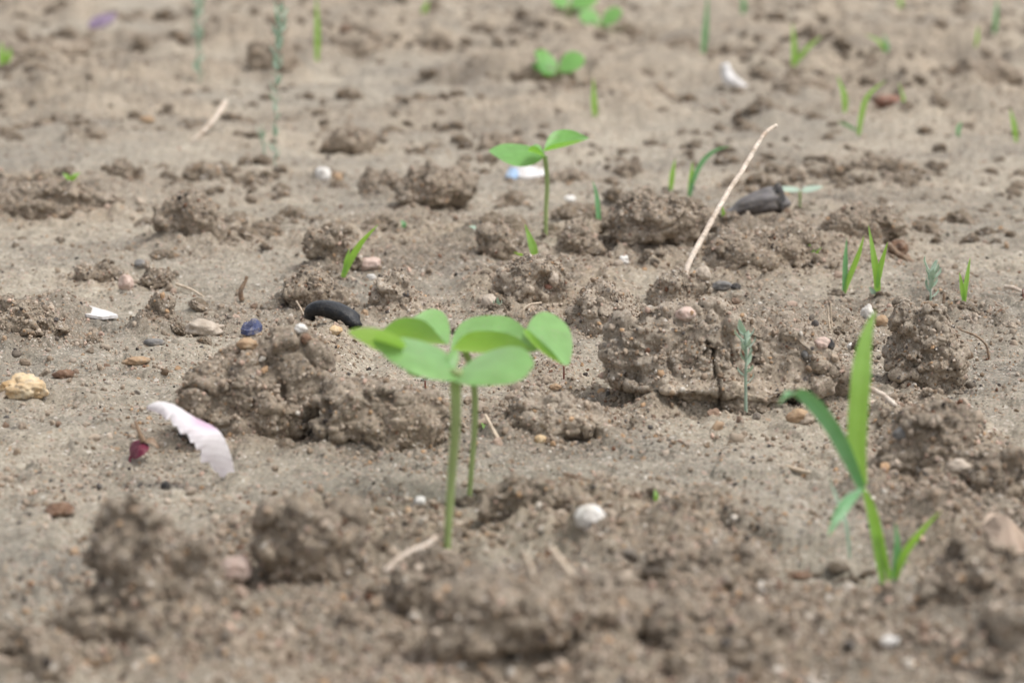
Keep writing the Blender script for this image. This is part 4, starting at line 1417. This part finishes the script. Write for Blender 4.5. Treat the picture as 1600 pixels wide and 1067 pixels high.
# ------------------------------------------------------------------ white petal with saw-toothed edge, leaning on the large clod
g = hit(352, 752)
Yp = g.y
A = [(231, 634, 0), (247, 627, -1), (272, 632, -3), (305, 652, -7), (335, 667, -9), (349, 682, -9), (361, 711, -6), (367, 738, 0)]      # smooth upper edge
B = [(230, 640, -2), (245, 646, -5), (262, 653, -9), (278, 668, -13), (298, 687, -15), (312, 704, -15), (330, 729, -11), (352, 751, -4)]   # toothed lower edge
cA = catmull([on_y(a, b, Yp + c / 1000) for a, b, c in A], 88)
cB = catmull([on_y(a, b, Yp + c / 1000) for a, b, c in B], 88)
rt = tag(bpy.data.objects.new("petal", None), "white petal with pink flush and saw toothed edge against the large clod", "petal")
COL.objects.link(rt)
rt.location = g
V, F, FL = [], [], []
m = 9
for k, (a, b) in enumerate(zip(cA, cB)):
    ph = (k / 9.0) % 1.0
    tooth = (ph if ph < .8 else (1 - ph) * 4) * (0.35 + .65 * ((k // 9) * 7 % 5) / 4) + 0.10 * math.sin(k * 0.37 + 1.1)
    if k < 20 or k > 84:
        tooth = 0
    b2 = b + (b - a) * (tooth * 0.32 - 0.05)
    for q in range(m):
        t = q / (m - 1)
        p = a.lerp(b2, t)
        p = p + Vector((0, -0.0011 * math.sin(math.pi * t), 0.0007 * math.sin(math.pi * t))) + Vector((0, 0.0002, 0)) * math.sin(k * 1.1 + q * 2)
        V.append(p)
        u = k / 88
        FL.append(max(0, math.exp(-((u - .52) / .13) ** 2) * (1 - t) ** 1.5 + 0.25 * math.exp(-((u - .45) / .25) ** 2)))
nk = len(cA)
for k in range(nk - 1):
    for q in range(m - 1):
        F.append((k * m + q, k * m + q + 1, (k + 1) * m + q + 1, (k + 1) * m + q))
child("petal_blade", (V, F), LF['petal'], rt, attrs={"flush": np.array(FL)})

# withered maroon bloom
g = hit(212, 724)
rt = thing("withered_bloom", g, "withered maroon flower bit on the silt left of the petal", "flower")
child("bloom_cup", leaf_patch(pts_at(g.y, [[[(206, 720, -2), (204, 712, 0), (200, 706, 3)], [(222, 712, -5), (216, 700, -2), (208, 690, 3)], [(236, 700, -2), (232, 694, 0), (226, 688, 2)]]][0])), ST['maroon'], rt)
child("bloom_stalk", tube(catmull([on_y(224, 690, g.y), on_y(218, 676, g.y), on_y(211, 656, g.y + .002)], 10), lambda t: mpp(g.y) * (5 - 3 * t), 8, .1), ST['twig'], rt)
child("bloom_tail", tube(catmull([on_y(204, 712, g.y), on_y(203, 720, g.y - .001), on_y(208, 730, g.y - .002)], 8), lambda t: mpp(g.y) * 2.2, 6), ST['maroon'], rt)
child("bloom_sepal", leaf_patch(pts_at(g.y, [[(224, 692, -1), (226, 690, 0), (228, 686, 1)], [(238, 694, -2), (238, 690, 0), (238, 684, 2)], [(248, 704, -1), (249, 700, 0), (248, 696, 1)]])), ST['twig'], rt)

# ------------------------------------------------------------------ loose grains last
for pts, sz, o in LATER:
    scatter("crumbs", pts, sz, parent=o)
# fine sand everywhere, thickest on the rough ground
x, y = field(380000, 0.42, 2.6)
dens = 0.5 + 0.5 * fbm2(x / 0.05, y / 0.06, 301, 3)
h, rg = height(x, y)
k = RNG.random(len(x)) < np.clip(0.07 + 0.40 * rg + 0.45 * (dens - 0.5), 0.025, 1)
x, y, h, rg = x[k], y[k], h[k], rg[k]
s = np.exp(RNG.normal(math.log(0.0009), 0.42, len(x))).clip(0.0004, 0.0032)
scatter("sand_grit", np.stack([x, y, h + s * 0.12], 1), s)
# little collars where stems leave the soil
cx_, cy_ = [], []
for o in list(COL.objects):
    if o.get('category') in ('seedling', 'grass sprout', 'weed') and o.location.y < 1.6:
        for _ in range(16):
            a, q = RNG.uniform(0, 6.28), abs(RNG.normal(0, 0.0035)) + 0.001
            cx_.append(o.location.x + math.cos(a) * q)
            cy_.append(o.location.y + math.sin(a) * q)
x, y = np.array(cx_), np.array(cy_)
h, rg = height(x, y)
s = np.exp(RNG.normal(math.log(0.0021), 0.4, len(x))).clip(0.001, 0.005)
scatter("stem_crumbs", np.stack([x, y, h + s * 0.15], 1), s, soilish=True, ng=CRUMB_GROUP)
# coarser gravel
x, y = field(24000, 0.42, 3.5)
h, rg = height(x, y)
k = RNG.random(len(x)) < np.clip(0.08 + 0.4 * rg + 0.45 * fbm2(x / 0.07, y / 0.09, 305, 2), 0.02, 1) * np.where(y < 0.8, .7, 1)
x, y, h = x[k], y[k], h[k]
s = np.exp(RNG.normal(math.log(0.0026), 0.35, len(x))).clip(0.0012, 0.0065)
s = s * np.where(y < 0.78, 0.85, 1)
scatter("gravel", np.stack([x, y, h + s * 0.12], 1), s, mute=0.4)
# crumbs of soil
x, y = field(9000, 0.42, 8.0)
h, rg = height(x, y)
k = RNG.random(len(x)) < np.clip(0.02 + 0.5 * rg ** 1.5, 0, 1) * np.where(y < 0.8, .6, 1) * sstep(-.3, .5, fbm2(x / .06 / np.maximum(1, y), y / .1, 311, 2))
x, y, h = x[k], y[k], h[k]
s = np.exp(RNG.normal(math.log(0.0048), 0.4, len(x))).clip(0.002, 0.009) * np.where(y < 0.8, 0.8, 1) * (1 + 0.8 * sstep(1.4, 3.2, y))
x2, y2 = field(11000, 1.25, 8.0)
h2, r2 = height(x2, y2)
k = RNG.random(len(x2)) < np.clip(0.06 + 0.8 * sstep(-.15, .45, fbm2(x2 / .22, y2 / .3, 315, 2)) * (0.4 + r2), 0, 1)
x2, y2, h2 = x2[k], y2[k], h2[k]
s2 = np.exp(RNG.normal(math.log(0.011), 0.5, len(x2))).clip(0.004, 0.050) * (0.6 + 0.5 * sstep(1.8, 3.5, y2))
x, y, h, s = (np.concatenate(q) for q in ((x, x2), (y, y2), (h, h2), (s, s2)))
scatter("soil_crumbs", np.stack([x, y, h + s * 0.06], 1), s, soilish=True, ng=CRUMB_GROUP)
